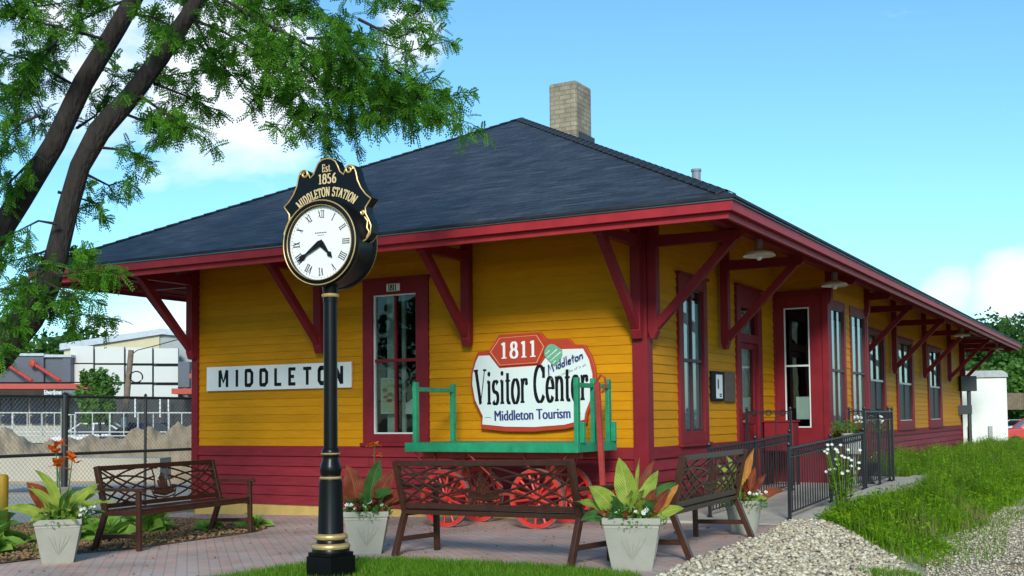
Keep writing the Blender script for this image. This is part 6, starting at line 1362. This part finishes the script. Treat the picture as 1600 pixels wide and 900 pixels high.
# sand piles
def pile(cx, cy, D, wpx, hpx, lb, seed):
    rs = np.random.default_rng(seed); c = at(cx, cy, D); g = zc_(c); wx = wpx/2*D/FPX; h = hpx*D/FPX; n = 30; V = []; F = []
    ph = rs.uniform(0, 6, 6)
    for j in range(n+1):
        for i in range(n+1):
            u = i/n*2-1; v = j/n*2-1; r_ = math.hypot(u, v); e_ = max(0, 1-r_*r_)**1.1
            z = h*e_*(.86+.16*math.sin(4*u+ph[0])*math.cos(3*v+ph[1])+.09*math.sin(10*u+ph[2]+3*v)+.05*math.sin(19*u+ph[3]-6*v))+rs.normal(0, .03)*e_*h*.5; V.append((u*wx, v*wx*.8, z-.05))
    for j in range(n):
        for i in range(n): a = j*(n+1)+i; F.append((a, a+1, a+n+2, a+n+1))
    o = npmesh('sand_pile', V, F, MT['sand'], None, (c.x, c.y, g), smooth=True); o.rotation_euler = (0, 0, YAW); tag(o, lb, 'sand pile', 'sand piles on the lot')
def pilez(px, top, D, w, lb, sd_):
    c = at(px, top, D); g = zc_(c); pile(px, top, D, w, (c.z-g)/D*FPX*1.08, lb, sd_)
TOPS = [(-160, 668), (-90, 662), (-50, 672), (0, 671), (20, 677), (45, 689), (70, 693), (95, 689), (118, 682), (130, 680), (150, 685), (165, 688), (185, 681), (205, 673), (230, 671), (245, 675), (262, 667), (278, 662), (292, 668), (320, 676), (380, 690)]
def ridge():
    rs = np.random.default_rng(3); c = at(110, 700, 31); g = zc_(c); V = []; F = []; nx_, ny_ = 320, 40; tx_ = [p[0] for p in TOPS]; ty_ = [p[1] for p in TOPS]
    for j in range(ny_+1):
        v = j/ny_*2-1
        for i in range(nx_+1):
            px = -160+540*i/nx_; D_ = 31+v*3.2; top = at(px, float(np.interp(px, tx_, ty_)), 31).z-g; p = at(px, 700, D_)
            q = max(0, 1-abs(v)**1.6); n_ = .12*math.sin(px*.09+v*4)+.09*math.sin(px*.19-v*6)+.02*math.sin(px*.41+v*9); z = top*q*(1+n_*.5)+rs.normal(0, .010)*q
            V.append((p.x-c.x, p.y-c.y, max(-.1, z)))
    for j in range(ny_):
        for i in range(nx_): a = j*(nx_+1)+i; F.append((a, a+1, a+nx_+2, a+nx_+1))
    tag(npmesh('sand_pile', V, F, MT['sand'], None, (c.x, c.y, g), smooth=True), 'long uneven ridge of dug sandy soil behind the wire fence', 'sand pile')
ridge()
m_ = MB(); org = frame_at(150, 740, 24, 0); prect(m_, -40, 712, 92, 752, 24, .8, Vector((0, 0, 0))); tag(m_.build('concrete_block', MT['lot']), 'long pale concrete barrier block behind the fence at left', 'barrier')
m_ = MB(); prect(m_, 96, 716, 250, 752, 24.5, .8, Vector((0, 0, 0))); tag(m_.build('concrete_block', MT['lot']), 'pale concrete barrier block behind the left bench', 'barrier')
m_ = MB(); pb = frame_at(95, 760, 17.5, 0); m_.box(-.12, .12, -.12, .12, -.1, .52); tag(m_.build('stone_post', MT['concrete'], loc=pb, bevel=.02), 'short mossy stone post behind the leftmost pot', 'post')

def car(name, p, rz, paint, lb, group=None, L_=4.5, H=1.45):
    r = empty(name, p, rz, lb, 'car', group); wd = .88
    side = [(-L_/2, .30), (-L_/2, .72), (-L_/2+.12, .86), (-L_*.30, .92), (-L_*.16, H*.98), (L_*.12, H), (L_*.26, .98), (L_*.44, .88), (L_/2, .70), (L_/2, .32)]
    b = MB(); 
    low = [(-L_/2, .30), (-L_/2-.03, .55), (-L_/2+.05, .80), (-L_*.33, .92), (L_*.28, .95), (L_*.44, .86), (L_/2, .66), (L_/2+.02, .45), (L_/2-.03, .28)]
    b.prism(low, -wd, wd, axis='Y'); body = b.build('body', paint, r, bevel=.06)
    cb_ = MB(); bot = [(-L_*.36, .92), (L_*.27, .95)]; top = [(-L_*.20, H-.06), (L_*.10, H-.05)]
    v = [(bot[0][0], -wd+.05, bot[0][1]), (bot[1][0], -wd+.05, bot[1][1]), (bot[1][0], wd-.05, bot[1][1]), (bot[0][0], wd-.05, bot[0][1]), (top[0][0], -wd+.22, top[0][1]), (top[1][0], -wd+.22, top[1][1]), (top[1][0], wd-.22, top[1][1]), (top[0][0], wd-.22, top[0][1])]
    cb_.add(v, [(0, 1, 5, 4), (1, 2, 6, 5), (2, 3, 7, 6), (3, 0, 4, 7), (4, 5, 6, 7)]); cb_.build('cabin_glass', MT['carglass'], r)
    rf = MB(); rf.box(top[0][0]-.03, top[1][0]+.03, -wd+.2, wd-.2, H-.07, H); 
    for s in (-1, 1):
        for (q0, q1) in ((0, 4), (1, 5)): a_, b__ = Vector(v[q0]), Vector(v[q1]); a_.y *= -s if s < 0 else -s; b__.y *= -s; rf.bar(a_, b__, .07, .07)
        rf.bar((-.05*L_, s*(wd-.04), .93), (-.05*L_, s*(wd-.21), H-.05), .07, .05)
    rf.build('roof', paint, r, bevel=.03)
    for x in (-L_*.31, L_*.31):
        for s in (-1, 1):
            T = Matrix.Translation((x, s*(wd-.08), .33)) @ Matrix.Rotation(math.pi/2, 4, 'X'); w_ = MB(); w_.lathe([(.25, -.11), (.32, -.10), (.33, -.05), (.33, .05), (.32, .10), (.25, .11)], 20, T=T); w_ = w_.build('wheel', MT['rubber'], r, smooth=True)
            h_ = MB(); h_.lathe([(.19, -.112), (.21, -.118), (.21, .118), (.19, .112)], 14, T=T); h_.build('rim', MT['greymetal'], w_)
    for s in (-1, 1):
        h_ = MB(); h_.box(L_/2-.05, L_/2+.035, s*.62-.18, s*.62+.18, .58, .72); h_.build('headlight', MT['lampwhite'], r, bevel=.02)
        h_ = MB(); h_.box(-L_/2-.04, -L_/2+.06, s*.66-.14, s*.66+.14, .62, .76); h_.build('tail_light', MT['signred'], r, bevel=.02)
    h_ = MB(); h_.box(L_/2-.02, L_/2+.045, -.4, .4, .42, .55); h_.build('grille', MT['rubber'], r); return r
D = 50; car('parked_car', frame_at(238, 690, D+1, 0), YAW+.05, MT['bluecar'], 'dark blue car parked behind the pale panel fence', 'parked cars', 4.6)
car('parked_car', frame_at(160, 690, D+3, 0), YAW+.1, MT['whitecar'], 'silver white car behind the panel fence left of the blue one', 'parked cars', 4.3)
# right background
D = 44; p = at(1537, 672, D); base = Vector((p.x, p.y, -1.15)); tr_ = empty('white_shed', base, YAW-.35, 'white portable shed with curved grey roof beyond the end of the station', 'shed')
s = D/FPX; w2 = 1.20; tr_.scale = (1.08, 1.1, 1.10); m_ = MB(); m_.box(-w2-.15, w2*.62, -.9, 2.4, .15, 2.62); body = m_.build('wall', mat('white_shed_wall', (.80, .82, .76), .6, var=.04), tr_, bevel=.02)
m_ = MB(); m_.prism([(-w2-.2, 2.62), (w2*.62+.05, 2.62), (w2*.62+.03, 2.74), (w2*.62-.14, 2.85), (-w2-.05, 2.85), (-w2-.2, 2.78)], -.98, 2.45); m_.build('roof', MT['greymetal'], tr_)
m_ = MB(); m_.box(w2*.62+.002, w2*.62+.03, -.2, .35, 1.25, 2.2); m_.build('window', MT['dglass'], tr_)
m_ = MB(); m_.box(-.55, -.42, -.96, -.91, .15, .95); m_.box(.12, .25, -.96, -.91, .15, .95); m_.build('vent', MT['greymetal'], tr_)
m_ = MB(); m_.box(-w2-.1, w2*.6, -.8, 2.3, -.1, .15); m_.build('skid', MT['darkpost'], tr_)
p = at(1510, 598, 38); ub = empty('signal_box', (p.x, p.y, -1.1), YAW, 'grey electrical box on a dark post beside the far station corner', 'utility box'); hz_ = p.z+1.1
m_ = MB(); m_.box(-.22, .30, -.12, .12, hz_-.28, hz_+.22); m_.build('cabinet', MT['darkpost'], ub, bevel=.01); m_ = MB(); m_.box(.02, .12, -.05, .05, -.1, hz_-.28); m_.build('post', MT['darkpost'], ub); m_ = MB(); m_.box(-.35, .12, -.1, .1, hz_-1.05, hz_-.75); m_.build('meter', MT['darkpost'], ub)
car('parked_car', (lambda p: Vector((p.x, p.y, -1.15)))(at(1640, 680, 44)), YAW+math.pi-.25, MT['redcar'], 'red car at the right edge beyond the white shed', 'parked cars', 4.4, 1.6)
car('parked_car', (lambda p: Vector((p.x, p.y, -1.3)))(at(1600, 690, 66)), YAW+math.pi+.2, MT['whitecar'], 'white car behind the red one at the right edge', 'parked cars', 4.2, 1.3)
m_ = MB(); org = at(1560, 640, 66); 
for k in range(40): prect(m_, 1548+k*3.2, 614, 1548+k*3.2+3.0, 640, 66, .05, Vector((0, 0, 0)), random.uniform(0, .04))
tag(m_.build('board_fence', MT['timber']), 'weathered board fence under the trees at the right', 'fence')
k = 0
for (px, py, D, h, rx, lb) in [(1545, 500, 74, 0, 4.0, 'tall green tree rising just past the end of the eave'), (1600, 498, 78, 0, 4.2, 'green tree at the right edge of the picture'), (1500, 560, 80, 0, 4.2, 'green tree behind the white shed'), (1655, 470, 74, 0, 5.0, 'green tree outside the right edge'), (1570, 560, 70, 0, 3.6, 'dark lower tree above the red car'), (1450, 540, 90, 0, 5, 'green tree hidden mostly behind the station')]:
    p = at(px, py, D); g = -1.2; hh = p.z-g; tree('leafy_tree', (p.x, p.y, g), hh, rx, hh*.47, 14000, MT['leafdist'] if k % 3 else MT['leafdark'], lb, size=.34, seed=30+k, group='trees beyond the station', tr=.28); k += 1
k = 0
for (px, py, D, rx, lb) in [(-60, 530, 95, 6, 'dark green tree far left behind the slate building'), (40, 522, 98, 6, 'green tree behind the left of the slate building'), (95, 515, 92, 5.5, 'green tree above the slate parapet'), (140, 512, 96, 5, 'green tree beside the pale roof edge'), (175, 522, 99, 5, 'green tree behind the pale roof'), (330, 560, 90, 6, 'tree hidden mostly behind the station corner'), (10, 528, 92, 5, 'tree between the dark tree and the slate building')]:
    p = at(px, py, D); g = -1.3; hh = p.z-g; tree('leafy_tree', (p.x, p.y, g), hh, rx, hh*.5, 8000, MT['leafdark'], lb, size=.5, seed=50+k, group='trees behind the shops', tr=.3); k += 1
# unseen trees added out of view to darken the reflections in the window glass
k = 0
for (x, y, h, rx, lb) in [(-14, -44, 10, 6, 'unseen tree added for window reflections'), (-2, -48, 11, 6, 'unseen tree added for window reflections'), (9, -50, 10, 6, 'unseen tree added for window reflections'), (-26, -38, 10, 6, 'unseen tree added for window reflections'), (22, -2, 9, 4, 'unseen tree added for window reflections'), (26, 8, 10, 4.5, 'unseen tree added for window reflections'), (24, 20, 9, 4, 'unseen tree added for window reflections')]:
    tree('reflection_tree', (x, y, -1.1), h, rx, h*.45, 3500, MT['leafdark'], lb, size=.5, seed=80+k, group='unseen trees added for window reflections', tr=.25); k += 1
